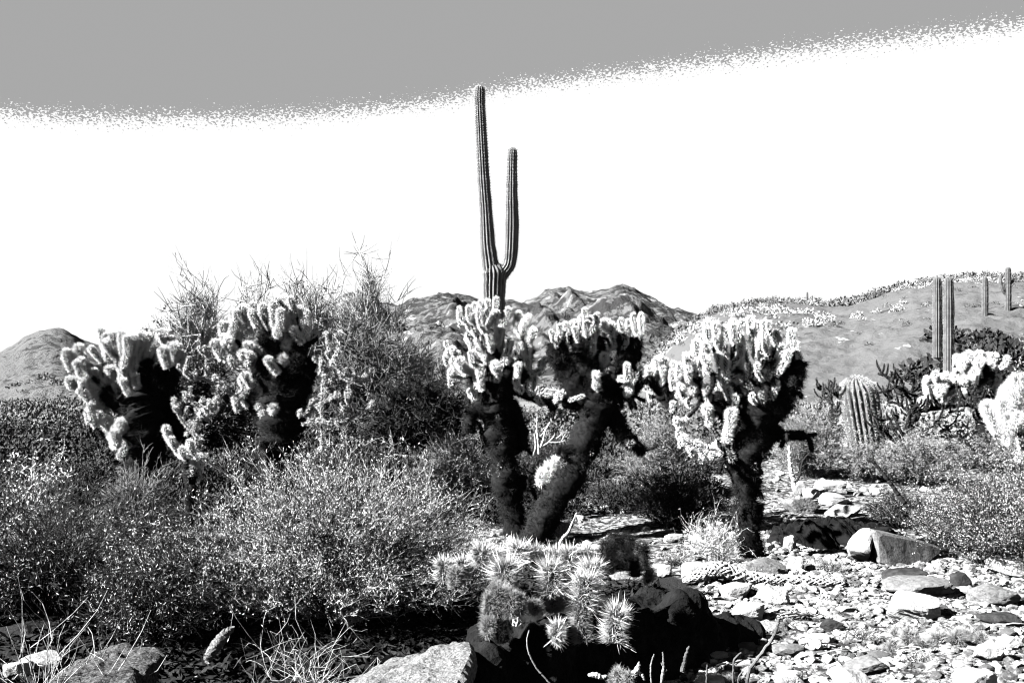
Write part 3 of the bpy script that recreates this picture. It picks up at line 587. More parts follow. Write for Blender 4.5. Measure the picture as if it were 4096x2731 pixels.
Aj = [(250,530,260,410,62),(310,610,265,530,52),(330,730,300,640,56),(200,780,190,740,60),(400,810,350,760,52),(440,870,420,820,60),(420,970,410,900,56),(350,1060,360,1010,50),(480,430,450,260,48),(540,460,480,380,48),(580,570,600,290,62),(660,490,640,290,56),(760,410,750,320,50),(700,630,700,440,56),(750,610,750,500,56),(770,760,760,670,50),(640,630,640,500,56),(860,430,880,310,60),(900,480,950,390,50),(960,290,1070,290,45),(940,480,970,420,45),(470,550,540,540,32),(480,690,440,640,60),(560,700,540,640,56),(650,790,600,720,56),(1130,520,1120,450,72),(1010,550,1000,480,50,'D'),(920,850,920,830,50,'D'),(830,970,830,950,36,'D'),(1110,670,1100,600,56,'D'),(1080,880,1090,740,32,'D'),(520,1170,520,1110,70),(640,1160,640,1080,66),(600,1300,600,1230,60),(800,1320,800,1290,56),(780,1240,790,1170,40),(820,420,800,300,55),(560,430,560,300,52),(880,640,880,540,70,'D'),(960,720,980,600,80,'D'),(840,760,850,680,80,'D'),(940,1000,960,860,90,'D'),(740,900,700,840,80,'D'),(640,980,620,880,80,'D'),(1040,1080,1060,960,70,'D'),(860,1140,880,1040,90,'D'),(720,1100,700,1000,80,'D'),(1000,1240,1020,1140,80,'D'),(560,920,540,860,60,'D')]
cholla('leftmost cholla with long white arms reaching left', Aj, [(590,1960,60),(585,1850,80),(590,1760,95),(580,1680,110),(560,1600,100),(560,1520,60)],
 [[(560,1640,80),(480,1600,60),(420,1560,40)],[(600,1640,100),(660,1560,75),(680,1470,45)],[(570,1600,80),(540,1500,60),(520,1430,40)],[(600,1700,80),(690,1700,60),(760,1750,40)],[(640,1600,60),(670,1500,50),(700,1420,35)],[(560,1720,60),(480,1750,40),(440,1780,30)]],
 12.5, 200, 1200, 2.24, 51, sw=.0032, rk=1.0, dup=2, extra_dark=40)
Bj = [(230,470,230,420,62),(260,610,250,500,60),(300,340,300,250,52),(340,460,330,310,60),(400,490,400,400,70),(390,340,390,210,54),(470,280,470,190,52),(190,610,180,590,50),(590,390,570,240,60),(640,530,640,390,56),(680,650,670,530,56),(670,340,660,170,60),(760,310,740,210,56),(830,210,820,170,46),(800,310,860,230,52),(900,270,890,220,45),(920,370,910,340,46),(960,430,950,380,60),(810,550,820,500,66),(780,660,780,620,70),(750,750,750,700,60),(690,860,690,820,62),(500,730,510,680,76),(560,710,580,680,56),(510,800,510,780,52),(500,880,480,830,60),(430,650,420,600,52),(380,710,380,650,52),(380,1070,390,1010,60),(560,1140,540,1120,50),(660,1160,660,1140,60),(970,1010,960,960,56),(950,1120,950,1100,46),(970,700,970,690,40,'D'),(1040,450,1040,430,36),(880,640,1050,500,36,'D'),(560,300,560,200,50),(720,420,720,340,60),(530,560,500,480,60),(740,560,740,460,56,'D'),(860,480,860,400,60,'D'),(640,780,620,680,60,'D'),(880,760,880,660,80,'D'),(960,860,960,760,80,'D'),(800,940,800,840,90,'D'),(880,1080,880,960,80,'D'),(720,1060,720,940,80,'D'),(1000,780,1010,700,60,'D'),(620,980,620,900,60,'D'),(700,1220,700,1100,80,'D'),(820,1200,820,1100,80,'D'),(560,560,560,480,60,'D')]
cholla('tall cholla behind the large bush with a ragged white crown', Bj, [(1120,2000,70),(1110,1860,85),(1120,1760,95),(1130,1660,105),(1130,1570,95),(1120,1480,60)],
 [[(1130,1620,80),(1200,1560,60),(1240,1480,40)],[(1120,1580,80),(1060,1480,55),(1020,1400,40)],[(1120,1560,70),(1110,1440,50),(1090,1350,35)],[(1110,1660,60),(1040,1620,45),(980,1570,30)],[(1140,1540,60),(1190,1430,45),(1210,1360,30)],[(1120,1700,60),(1050,1680,40),(1010,1620,28)]],
 12.0, 800, 1130, 2.24, 67, sw=.0032, rk=1.0, dup=2, extra_dark=40)
Ej = [(1400,980,1400,900,56),(1510,900,1500,800,56),(1600,900,1600,810,54),(1700,890,1710,840,46),(1640,1080,1640,960,50),(1540,1120,1540,1000,50),(1360,1100,1350,1020,46),(1430,1230,1440,1170,46),(1560,860,1550,820,50),(1480,1000,1470,900,56),(1580,1000,1570,900,56),(1760,1000,1770,900,50),(1280,1080,1300,1020,46),(1600,1260,1640,1320,36),(1700,1400,1700,1340,46),(1690,1080,1700,980,50,'D'),(1480,1100,1500,1040,50,'D'),(1800,1280,1760,1260,40)]
cholla('small white cholla farther back, between the leaning cholla and the biggest one', Ej, [(2690,1760,26),(2680,1660,34),(2660,1570,40),(2650,1500,28)], [[(2660,1580,30),(2620,1540,26),(2600,1500,16)],[(2670,1600,28),(2720,1560,20),(2740,1510,14)]], 14.5, 2150, 1180, 3.137, 71, sw=.0045, m=7, dens=.7, extra_dark=12, dspread=.2)
Gj = [(960,430,960,360,50),(1030,430,1030,350,55),(1090,420,1080,370,50),(960,540,940,470,50),(1040,520,1040,460,55),(1210,220,1230,190,45),(1290,200,1290,170,45),(1370,190,1370,165,45),(1450,210,1450,180,45),(1520,230,1510,190,45),(1220,300,1230,240,50),(1310,290,1310,230,50),(1390,290,1380,230,50),(1250,360,1240,300,50),(1180,380,1180,340,50),(1560,400,1540,340,40),(1460,370,1470,300,50,'D'),(1440,460,1450,380,50,'D'),(1490,560,1480,480,45,'D'),(1120,480,1120,440,50),(1340,360,1340,320,50),(1640,230,1630,170,35),(1100,560,1130,540,40),(1200,520,1220,500,40),(1000,380,990,340,40)]
cholla('wide low cholla at the foot of the pair of far saguaros', Gj, [(3935,1720,30),(3930,1640,34),(3910,1560,36),(3880,1500,28)], [[(3910,1570,30),(3850,1550,24),(3780,1540,18)],[(3920,1580,30),(3960,1520,26),(3950,1460,20)],[(3900,1540,24),(3860,1480,20),(3840,1450,14)]], 17., 3300, 1350, 2.24, 83, sw=.005, m=7, dens=.6, extra_dark=10, dspread=.3)
Hj = [(1640,520,1720,430,92),(1720,560,1760,480,92),(1640,720,1600,560,86),(1720,820,1720,740,66),(1620,860,1600,780,66),(1800,700,1820,560,90),(1780,560,1800,440,90),(1700,650,1680,540,90),(1840,900,1840,760,90)]
cholla('bright cholla cut by the right edge beside the creosote branches', Hj, [(4180,1960,70),(4170,1850,70),(4150,1750,60),(4130,1650,40)], [[(4150,1760,50),(4090,1720,40),(4040,1680,26)],[(4160,1720,50),(4130,1620,40),(4100,1560,26)]], 11.5, 3300, 1350, 2.24, 91, extra_dark=12)
Ij = [(1240,1440,1240,1380,60),(1300,1500,1290,1430,50),(1180,1380,1180,1320,40),(1350,1430,1340,1380,40),(1230,1330,1250,1290,40),(1060,1200,1030,1140,46),(1100,1300,1080,1230,36)]
cholla('low young cholla poking up behind the large bush between the two left chollas', Ij, [(765,1960,24),(760,1900,26),(755,1850,22)], [[(758,1870,20),(790,1850,16),(800,1830,12)]], 10.5, 200, 1200, 2.24, 93, extra_dark=4, dspread=.15)

# ------------------------------------------------------------------ saguaro
def ribbed(path, W, ribs, amp, seed, K=140, per=6, tipcap=True, lumps=.05):
    P = bez(path, K); rs = R(seed); W = np.interp(np.linspace(0, len(W)-1, K), np.arange(len(W)), W)
    s = np.concatenate([[0], np.cumsum(np.linalg.norm(np.diff(P, axis=0), axis=1))]); s /= s[-1]
    if tipcap:
        Lm = np.linalg.norm(np.diff(P, axis=0), axis=1).sum(); c = W[-1]*1.1/Lm
        W = W*np.sqrt(np.clip(1-np.clip((s-(1-c))/c, 0, .9995)**2, 0, 1))
    W = W*(1+lumps*(np.interp(s, np.linspace(0, 1, 30), rs.uniform(-1, 1, 30))))
    n = ribs*per; ph = np.arange(n)*2*PI/n
    w = np.abs(np.cos(ph*ribs/2))**.75
    mod = lambda p: (1-amp+amp*1.3*w)[None, None, :]
    V, F = tubes(P[None], W[None], n, mod)
    T, A, B = frames(P[None])
    return V, F, P, W, T[0], A[0], B[0]
def rib_spines(P, W, A, B, T, ribs, amp, step, ln, w, m, rs):
    L_ = np.linalg.norm(np.diff(P, axis=0), axis=1).sum(); na = int(L_/step); u = np.repeat(np.linspace(.01, .995, na), ribs); ph = np.tile(np.arange(ribs)*2*PI/ribs, na)
    f = u*(len(P)-1); i = np.minimum(f.astype(int), len(P)-2); f = (f-i)[:, None]
    ip = lambda Q: Q[i]*(1-f)+Q[i+1]*f
    nn = np.cos(ph)[:, None]*ip(A)+np.sin(ph)[:, None]*ip(B); pos = ip(P)+nn*ip(W[:, None])*(1+amp*.3)
    pos = np.repeat(pos, m, 0); nn = np.repeat(nn, m, 0); n = len(pos)
    return needles(pos, nn+rs.normal(size=(n, 3))*.7, ln*rs.uniform(.6, 1.3, n), w, rs)
def px(L_, Y): return np.array([at(p[0], p[1], Y) for p in L_]), np.array([p[2] for p in L_])/4000.*Y
YS = 24.
# crop (1750,300) scale 1.65
f_ = lambda x, y, w: (1750+x/1.65, 300+y/1.65, w/1.65)
base = at(1750+372/1.65, 1700, YS); base[2] = gz(base[0], base[1])
sag = thing('saguaro', base, 'tall saguaro with one raised arm rising above the center cholla', 'cactus')
q, w = px([f_(372, 2360, 66), f_(375, 1700, 68), f_(371, 1500, 70), f_(372, 1400, 70), f_(374, 1310, 78), f_(360, 1245, 72)], YS)
def sagpart(name, q, w, ribs, seed, cap=True, amp=.2, mats=('saguaro', 'saguaro_spine'), step=.05, parent=sag, K=150, spn=4):
    V, F, P, W, T, A, B = ribbed(q, w, ribs, amp, seed, K=K)
    rs = R(seed); S = rib_spines(P, W, A, B, T, ribs, amp, step, .035, .0045, spn, rs)
    return build(name, [(V, F, 0), S+(1,)], [M[mats[0]], M[mats[1]]], parent, smooth=True)
sagpart('trunk', q, w, 18, 3)
q, w = px([f_(355, 1300, 52), f_(345, 1230, 52), f_(332, 1130, 47), f_(325, 1010, 44), f_(318, 880, 41), f_(305, 700, 39), f_(293, 480, 37), f_(284, 300, 36), f_(278, 180, 34), f_(279, 70, 29)], YS)
sagpart('stem', q, w, 14, 5)
q, w = px([f_(410, 1350, 34), f_(450, 1290, 36), f_(478, 1240, 40), f_(488, 1130, 43), f_(492, 980, 42), f_(490, 830, 38), f_(491, 680, 34), f_(495, 495, 28)], YS)
q[:, 1] -= np.linspace(0, .25, len(q))
sagpart('arm', q, w, 13, 8)
def farsag(label, X, top, bot, wpx, lean=0, arms=(), Y=None, seed=1):
    b = hit(X, bot, ymin=25) if Y is None else at(X, bot, Y); Y = b[1]
    r = thing('saguaro', b, label, 'cactus', 'saguaros on the right hillside')
    q, w = px([(X+lean, bot+30, wpx/2), (X+lean, (bot*2+top)/3, wpx/2), (X, (bot+top*2)/3, wpx/2), (X, top, wpx/2*.8)], Y)
    sagpart('trunk', q, w, 12, seed, mats=('saguaro_far', 'saguaro_spine'), step=.15, parent=r, K=60, spn=2)
    for a_ in arms:
        q, w = px(a_, Y); sagpart('arm', q, w, 9, seed+3, mats=('saguaro_far', 'saguaro_spine'), step=.15, parent=r, K=24, spn=2)
farsag('thick far saguaro on the hillside, right one of the close pair', 3795, 1107, 1520, 40, seed=4, Y=46)
farsag('far saguaro just left of the thick one, left of the close pair', 3749, 1107, 1400, 35, seed=6, Y=50)
farsag('slender far saguaro standing alone on the hillside between the pair and the right edge', 3940, 1107, 1262, 24, seed=9)
farsag('far saguaro with short stub arms on the ridge near the right edge', 4032, 1068, 1240, 24, seed=12, arms=[[(4030, 1180, 5), (4012, 1165, 6), (4003, 1130, 7), (4003, 1100, 6)], [(4034, 1140, 5), (4048, 1128, 6), (4054, 1120, 5)]])
farsag('tiny distant saguaro on the skyline above the biggest cholla', 3229, 1168, 1215, 8, seed=15)
# ------------------------------------------------------------------ barrel cactus  (crop 3300,1350 scale 2.24)
g_ = lambda x, y, w: (3300+x/2.24, 1350+y/2.24, w/2.24)
YB = 15.5
q, w = px([g_(372, 1130, 130), g_(364, 960, 140), g_(350, 840, 150), g_(325, 680, 162), g_(300, 520, 165), g_(280, 420, 150), g_(274, 345, 112)], YB)
b = q[0].copy(); b[2] = gz(b[0], b[1])
bar = thing('barrel_cactus', b, 'stout barrel cactus leaning left, right of the biggest cholla', 'cactus')
V, F, P, W, T, A, B = ribbed(q, w, 22, .17, 3, K=90, lumps=.01)
build('body', [(V, F, 0)], [M['barrel']], bar, smooth=True)
S = rib_spines(P, W, A, B, T, 22, .17, .04, .05, .004, 4, R(4)); build('spines', [S+(0,)], [M['saguaro_spine']], bar)
# ------------------------------------------------------------------ hedgehog cactus
def hedgehog(name, label, stems, Y, ox, oy, s, seed, sp='spine', sl=.075, nsp=1500, sw=.0012, dspread=.25, body=.4):
    rs = R(seed); c = np.mean([[a[2], a[3]] for a in stems], 0)
    b = at(ox+c[0]/s, oy+c[1]/s, Y); root = thing(name, b, label, 'cactus')
    for st in stems:
        x0, y0, x1, y1, r = st[:5]; y = Y+(st[5] if len(st) > 5 else rs.uniform(-dspread, dspread)*.6); mt = st[6] if len(st) > 6 else sp
        p1 = at(ox+x0/s, oy+y0/s, y); p0 = at(ox+x1/s, oy+y1/s, y); rt = r/s/4000*y*(1.12 if mt == 'hog' else 1)
        p1 = p1-(p1-p0)*.12
        K = 14; P = bez([p0, (p0+p1)/2+rs.normal(size=3)*.01, p1], K); u = np.linspace(0, 1, K)
        W = rt*body*np.sqrt(np.clip(1-np.clip((u-.75)/.25, 0, .995)**2, 0, 1))
        V, F = tubes(P[None], W[None], 16)
        n = nsp; ui = rs.rand(n)**.8; i = np.minimum((ui*(K-1)).astype(int), K-2); ph = rs.uniform(0, 2*PI, n)[:, None]
        Tt, A, B = frames(P[None]); nn = np.cos(ph)*A[0][i]+np.sin(ph)*B[0][i]; f = (ui*(K-1)-i)[:, None]
        pos = P[i]*(1-f)+P[i+1]*f+nn*W[i][:, None]; tip = np.clip((ui-.7)/.3, 0, 1)[:, None]
        d = nrm(nn*(1-.6*tip)+Tt[0][i]*(.15+1.0*tip)+rs.normal(size=(n, 3))*.42)
        ln = rt*(1-body)*rs.uniform(.45, 1.2, n)*np.where(rs.rand(n) < .12, 1.45, 1)
        S = needles(pos, d, ln, sw*rs.uniform(.7, 1.3, n), rs)
        nl = int(nsp*.04) if mt == 'hog' else 4
        j = rs.randint(0, n, nl); S2 = needles(pos[j], nrm(d[j]+Tt[0][i[j]]*.25), rt*(1-body)*rs.uniform(1.1, 1.9, nl), .0022, rs)
        build('stem', [(V, F, 0), S+(1,), S2+(2,)], [M['joint'], M[mt], M['hog_long' if mt == 'hog' else mt]], root)
    return root
HS = [(190,440,165,640,110,.1),(330,430,330,560,85,.15),(540,310,520,500,130,.1),(870,290,870,470,130,.15),(740,440,745,600,165,-.05),(1190,340,1190,480,120,.2),(1160,440,1170,740,150,-.05),(1470,340,1470,440,90,.25),(1525,450,1525,640,140,.05),(1460,560,1440,850,150,-.12),(1440,840,1475,1190,140,-.1,'spine_tan'),(1780,850,1735,1200,150,-.2),(1225,1010,1185,1160,95,-.3),(1010,330,1000,450,100,.2),(640,360,640,500,110,.2),(1340,330,1340,470,100,.2),(990,820,1030,900,90,-.1,'spine_tan'),(300,500,280,700,90,.0,'spine_tan'),(1190,740,1200,900,130,.05,'spine_tan')]
hh = hedgehog('hedgehog_cactus', 'large clump of hedgehog cactus with long white spines in the foreground', HS, 5.3, 1700, 2050, 2.302, 5, sp='hog')
DS = [(700,640,660,1000,150,-.1,'spine_tan'),(620,700,570,1080,110,-.12,'spine_tan'),(800,700,780,960,110,-.12,'spine_tan'),(600,950,580,1120,90,-.15,'spine_tan'),(680,980,720,1180,80,-.15,'spine_dark'),(850,760,880,920,100,-.1,'spine_tan')]
hedgehog('hedgehog_cactus', 'dying brown hedgehog cactus stems hanging at the lower left of the large clump', DS, 5.2, 1700, 2050, 2.302, 15, nsp=1700, sw=.0011, body=.5)
D2 = [(1750,180,1750,420,130),(1880,200,1880,450,130),(1680,260,1660,470,110),(2000,270,2010,520,110),(1820,300,1800,520,130),(1940,380,1940,580,110),(2070,520,2060,620,80,0,'spine_tan'),(1730,400,1700,560,100)]
hedgehog('hedgehog_cactus', 'dark bushy hedgehog cactus just behind and right of the large clump', D2, 7.2, 1700, 2050, 2.302, 25, sp='spine_dark', nsp=900, body=.4)
D3 = [(1800,1440,1790,1568,90),(1740,1480,1720,1600,70),(1860,1470,1870,1600,70)]
hedgehog('hedgehog_cactus', 'small spiny cactus at the bottom edge right of the large clump', D3, 5.0, 1700, 2050, 2.302, 35, sp='spine_tan', nsp=600, body=.4)
D4 = [(1350,1240,1350,1340,90),(1430,1230,1420,1340,80),(1500,1300,1500,1380,80),(1600,1250,1600,1350,90),(1700,1250,1700,1340,80),(1790,1240,1790,1330,80),(1330,1310,1320,1390,70),(1560,1330,1560,1390,70),(1870,1270,1870,1340,60)]
hedgehog('hedgehog_cactus', 'low gray spiny clump on the gravel at the lower right', D4, 6.1, 2730, 1731, 1.568, 45, sp='spine_tan', nsp=800, sw=.0013, body=.4)
D5 = [(830,830,830,890,60,0,'spine'),(890,800,890,880,55),(980,830,980,890,55),(750,820,750,880,50),(930,840,930,900,50)]
hedgehog('hedgehog_cactus', 'tiny spiny cactus tuft between the white egg stone and the big gray slab', D5, 8.6, 2730, 1731, 1.568, 55, sp='spine_tan', nsp=500, sw=.002, body=.4)
D6 = [(1420,640,1350,780,60),(1480,640,1400,800,60),(1440,700,1380,840,60)]
hedgehog('hedgehog_cactus', 'small white-spined cactus in the gap between the two crossed chollas', [(1180,650,1130,850,90),(1250,600,1200,800,80),(1100,720,1080,860,70)], 11.2, 1750, 1600, 2.613, 56, sp='spine', nsp=900, sw=.003, body=.4)

# ------------------------------------------------------------------ bushes
def curve3(s0, ct, e, K):
    t = np.linspace(0, 1, K)[None, :, None]; return s0[:, None]*(1-t)**2+2*ct[:, None]*t*(1-t)+e[:, None]*t*t
def bush(name, label, cat, base, rx, ry, h, n_main, n_sub, n_leaf, leaf=(.02, .003), stem=.006, twig=.0022, ms='twig', ml='leaf', seed=1, up=1., group=None, low=.0, open_=.0, wob=.03, sub_l=(.06, .16), names=('stems', 'leaves'), lean=(0, 0), trunk=None, mt=None, blade_up=.2, flat=2.):
    rs = R(seed); base = np.asarray(base, float)
    root = thing(name, base, label, cat, group)
    ph = rs.uniform(0, 2*PI, n_main); rho = np.sqrt(rs.uniform(open_, 1, n_main)); sh = rs.uniform(.72, 1.04, n_main)*np.where(rs.rand(n_main) < .07, 1.14, 1)
    e = np.stack([rx*rho*np.cos(ph)+lean[0], ry*rho*np.sin(ph)+lean[1], (h*np.sqrt(np.clip(1-.85*rho**flat, 0, 1)) if up < 2 else h*(1-.35*rho))*sh*rs.uniform(1-low, 1, n_main)], 1)
    s0 = np.stack([rs.normal(size=n_main)*rx*.06, rs.normal(size=n_main)*ry*.06, np.zeros(n_main)-.02], 1)
    if trunk: s0[:, 2] = trunk
    ct = s0*.5+np.stack([e[:, 0]*.35, e[:, 1]*.35, e[:, 2]*.62+(trunk or 0)*.3], 1)
    K = 9; P = curve3(s0, ct, e, K); w_ = rs.normal(size=P.shape)*wob*h*np.linspace(0, 1, K)[None, :, None]; P = P+w_
    Wd = stem*np.linspace(1, .3, K)[None]*rs.uniform(.6, 1.2, (n_main, 1))
    parts = [tubes(P+base, Wd, 4)+(0,)]
    if n_sub:
        ii = rs.randint(0, n_main, n_sub); t = rs.uniform(.3, 1, n_sub)*(K-1); k = np.minimum(t.astype(int), K-2); f = (t-k)[:, None]
        st = P[ii, k]*(1-f)+P[ii, k+1]*f; tg = nrm(P[ii, k+1]-P[ii, k])
        d = nrm(tg*.8+rs.normal(size=(n_sub, 3))*.6+np.array([0, 0, .25*up])); l = rs.uniform(*sub_l, n_sub)[:, None]*h
        d2 = nrm(d+rs.normal(size=(n_sub, 3))*.5+np.array([0, 0, .2*up]))
        Q = np.stack([st, st+d*l*.4, st+d*l*.7+d2*l*.15, st+d*l*.7+d2*l*.5], 1)
        parts.append(tubes(Q+base, np.broadcast_to(twig*np.array([1, .8, .6, .3]), (n_sub, 4)), 3)+(0,))
    else: Q = P[:, -4:]; n_sub = n_main
    build(names[0], parts, [M[ms]], root)
    if trunk:
        T0 = bez([base-np.array([0, 0, .1]), base+np.array([.02*h, 0, trunk*.5]), base+np.array([0, 0, trunk+.12*h])], 8)
        build('trunk', [tubes(T0[None], np.linspace(stem*5, stem*2.5, 8)[None], 8)+(0,)], [M[mt or ms]], root, smooth=True)
    if n_leaf:
        ii = rs.randint(0, n_sub, n_leaf); t = rs.uniform(.1, 3, n_leaf); k = np.minimum(t.astype(int), 2); f = (t-k)[:, None]
        st = Q[ii, k]*(1-f)+Q[ii, k+1]*f+rs.normal(size=(n_leaf, 3))*.002
        V, F = blades(st+base, rs.normal(size=(n_leaf, 3))+np.array([0, 0, blade_up]), leaf[0]*rs.uniform(.6, 1.3, n_leaf), leaf[1]*rs.uniform(.6, 1.2, n_leaf), rs)
        build(names[1], [(V, F, 0)], [M[ml]], root)
    return root
def bushpx(name, label, cat, x0, x1, ytop, ybase, Y=None, ry=None, **kw):
    b = hit((x0+x1)/2, ybase) if Y is None else at((x0+x1)/2, ybase, Y)
    if Y is not None: zz = gz(b[0], b[1]); b[2] = zz
    rx = (x1-x0)/8000*b[1]; top = at((x0+x1)/2, ytop, b[1])[2]; h = top-b[2]
    return bush(name, label, cat, b, rx, ry or rx*.8, h, **kw)
# the large foreground bush
bushpx('creosote_bush', 'large dense bright bush filling the left center foreground', 'bush', 620, 2060, 1725, 2540, Y=6.6, ry=.85, n_main=800, n_sub=17000, n_leaf=105000, leaf=(.022, .0024), stem=.0036, twig=.0019, ms='stem_mid', ml='leaf_main', blade_up=1.1, seed=2, low=.62, flat=2.8, wob=.022, sub_l=(.05, .12), up=1.6)
bushpx('creosote_bush', 'sparser leafy bush hugging the left side of the large bright bush', 'bush', 330, 1000, 1960, 2580, Y=6.3, ry=.6, n_main=420, n_sub=7000, n_leaf=12000, leaf=(.026, .0024), stem=.004, twig=.0018, ms='twig_dark', ml='leaf_main', blade_up=.8, seed=22, low=.75, flat=3, sub_l=(.06, .16))
bushpx('creosote_bush', 'dark open shrub at the left edge in front of the far brush', 'bush', -250, 600, 1850, 2480, Y=7.0, ry=.8, n_main=420, n_sub=6200, n_leaf=9000, leaf=(.03, .003), stem=.004, twig=.0019, ms='twig_dark', ml='leaf_soft', seed=3, low=.7, flat=3, sub_l=(.06, .16))
bushpx('creosote_bush', 'tall thin leafy sprays at the far left edge', 'bush', -60, 260, 1650, 2250, Y=8.2, ry=.3, n_main=26, n_sub=300, n_leaf=2200, leaf=(.03, .005), stem=.005, twig=.0025, seed=4, low=.2, sub_l=(.06, .14))
bushpx('dry_shrub', 'bare leafless shrub with long pale stalks at the lower left', 'shrub', -150, 520, 2380, 2760, Y=4.6, ry=.4, n_main=34, n_sub=50, n_leaf=0, stem=.0034, twig=.0018, ms='dead_wood', seed=5, low=.3, wob=.02, sub_l=(.2, .5))
bushpx('dry_shrub', 'bare twigs tangled under the right side of the large bush', 'shrub', 950, 1560, 2330, 2700, Y=5.3, ry=.4, n_main=26, n_sub=120, n_leaf=0, stem=.0022, twig=.0013, ms='dead_wood', seed=6, low=.8, wob=.09, sub_l=(.15, .4))
bushpx('brittlebush', 'soft gray shrub in front of the leftmost cholla', 'shrub', 380, 720, 1800, 2080, Y=9.6, n_main=260, n_sub=2600, n_leaf=9000, leaf=(.025, .004), stem=.004, twig=.003, ms='pale_leaf', ml='leaf_far', seed=7, low=.4)
bushpx('brittlebush', 'gray-white mound of brush left of the upright center cholla', 'shrub', 1640, 1990, 1655, 1900, Y=12.2, n_main=300, n_sub=3000, n_leaf=12000, leaf=(.03, .006), stem=.004, twig=.003, ms='pale_leaf', ml='pale_leaf', seed=8, low=.5)
bushpx('brittlebush', 'pale mound of brush right of the leaning cholla', 'shrub', 2470, 2820, 1590, 1880, Y=12.4, n_main=320, n_sub=3000, n_leaf=14000, leaf=(.03, .006), stem=.004, twig=.003, ms='pale_leaf', ml='pale_leaf', seed=9, low=.5)
bushpx('brittlebush', 'pale mound of brush in front of the barrel cactus foot, right of the biggest cholla', 'shrub', 3080, 3420, 1600, 1900, Y=13.5, n_main=300, n_sub=3000, n_leaf=14000, leaf=(.03, .006), stem=.004, twig=.003, ms='pale_leaf', ml='pale_leaf', seed=10, low=.5)
bushpx('brittlebush', 'speckled pale brush right of the barrel cactus, behind the black leaning branch', 'shrub', 3440, 3850, 1700, 1980, Y=13., n_main=340, n_sub=3200, n_leaf=15000, leaf=(.03, .006), stem=.004, twig=.003, ms='pale_leaf', ml='pale_leaf', seed=11, low=.5)
bushpx('brittlebush', 'pale brush filling the gap left of the bright cholla at the right edge', 'shrub', 3740, 4200, 1700, 1960, Y=14., n_main=340, n_sub=3200, n_leaf=15000, leaf=(.03, .006), stem=.004, twig=.003, ms='pale_leaf', ml='pale_leaf', seed=12, low=.5)
bushpx('creosote_bush', 'dark twiggy bush between the leaning cholla and the biggest cholla', 'bush', 2430, 2960, 1800, 2140, Y=10.6, ry=.5, n_main=420, n_sub=4200, n_leaf=9000, leaf=(.02, .003), stem=.004, twig=.002, ms='twig_dark', ml='leaf_far', seed=13, low=.5)
bushpx('dry_shrub', 'dry tangled twigs left of the biggest cholla trunk', 'shrub', 2700, 3010, 2040, 2240, Y=8.9, ry=.3, n_main=70, n_sub=600, n_leaf=1500, leaf=(.02, .004), stem=.003, twig=.002, ms='dead_wood', ml='leaf', seed=14, low=.6, wob=.06, sub_l=(.15, .4))
bushpx('creosote_bush', 'leafy creosote bush at the right edge beside the rock pile', 'bush', 3610, 4400, 1790, 2270, Y=8.6, ry=.8, n_main=500, n_sub=7000, n_leaf=52000, leaf=(.016, .003), stem=.004, twig=.002, ms='twig_dark', ml='leaf_soft', seed=15, low=.5)
bushpx('creosote_bush', 'tall creosote reaching into the right edge above the bright cholla', 'bush', 3960, 4500, 1215, 2300, Y=7.9, ry=.6, n_main=90, n_sub=1700, n_leaf=24000, leaf=(.018, .0034), stem=.004, twig=.0018, ms='twig_dark', ml='leaf_soft', seed=16, low=.15, open_=.0, sub_l=(.04, .1))
bushpx('brittlebush', 'dark low brush under the black leaning branch', 'shrub', 3450, 3760, 1920, 2110, Y=10.6, n_main=200, n_sub=1800, n_leaf=5000, leaf=(.025, .004), stem=.004, twig=.003, ms='twig_dark', ml='leaf_far', seed=17, low=.5)
bushpx('brittlebush', 'dim brush in the shade between the crossed cholla trunks', 'shrub', 2080, 2290, 1680, 1850, Y=13., n_main=160, n_sub=1500, n_leaf=5000, leaf=(.03, .005), stem=.004, twig=.003, ms='twig_dark', ml='leaf_far', seed=18, low=.5)
bushpx('brittlebush', 'small pale brush hiding the foot of the barrel cactus', 'shrub', 3350, 3560, 1735, 1880, Y=13.2, n_main=160, n_sub=1500, n_leaf=7000, leaf=(.03, .006), stem=.004, twig=.003, ms='pale_leaf', ml='pale_leaf', seed=19, low=.5)
# trees behind the chollas
tg = 'wispy trees standing behind the left chollas'
def tree(label, x0, x1, top, Y, seed, n=120, sub=2600, leafn=0, ms='haze_twig', ml='leaf_far', ry=None, low=.35, up=1.5, trunk=.7, tw=.010, leaf=(.06, .012), open_=0.):
    xb = (x0+x1)/2; b = at(xb, 1700, Y); b[2] = gz(b[0], b[1]); rx = (x1-x0)/8000*Y; h = at(xb, top, Y)[2]-b[2]
    return bush('palo_verde_tree', label, 'tree', b, rx, ry or rx*.7, h, n, sub, leafn, leaf=leaf, stem=.022, twig=tw, ms=ms, ml=ml, seed=seed, low=low, up=up, group=tg, names=('crown', 'foliage'), trunk=trunk, wob=.05, sub_l=(.05, .13), mt='twig_dark', open_=open_)
tree('wispy tree with upright bare sprays above the gap between the two left chollas', 650, 920, 995, 24, 31, n=110, sub=2600, low=.3, up=2.2)
tree('thin bare-topped tree standing behind the tall cholla on its left', 930, 1120, 965, 25, 32, n=46, sub=1200, low=.4, up=2.2)
tree('tallest wispy tree behind the tall cholla', 1080, 1360, 940, 25, 33, n=95, sub=2600, low=.45, up=2.2)
tree('fan-shaped wispy tree on the right of the group, nearest the saguaro', 1330, 1590, 940, 26, 34, n=110, sub=3400, low=.45, up=2.2)
tree('broad dense gray tree filling the space between the tall cholla and the center cholla', 1130, 1870, 1240, 21, 35, n=420, sub=12000, leafn=4000, low=.55, up=1, ms='haze_mid', leaf=(.05, .008), ml='shrub_far')
tree('dense low dark tree behind the large bush, left of the center cholla', 1420, 1960, 1440, 18, 36, n=300, sub=9000, leafn=6000, low=.6, up=1, ms='shrub_dark', ml='leaf_far', leaf=(.05, .008), trunk=.3)
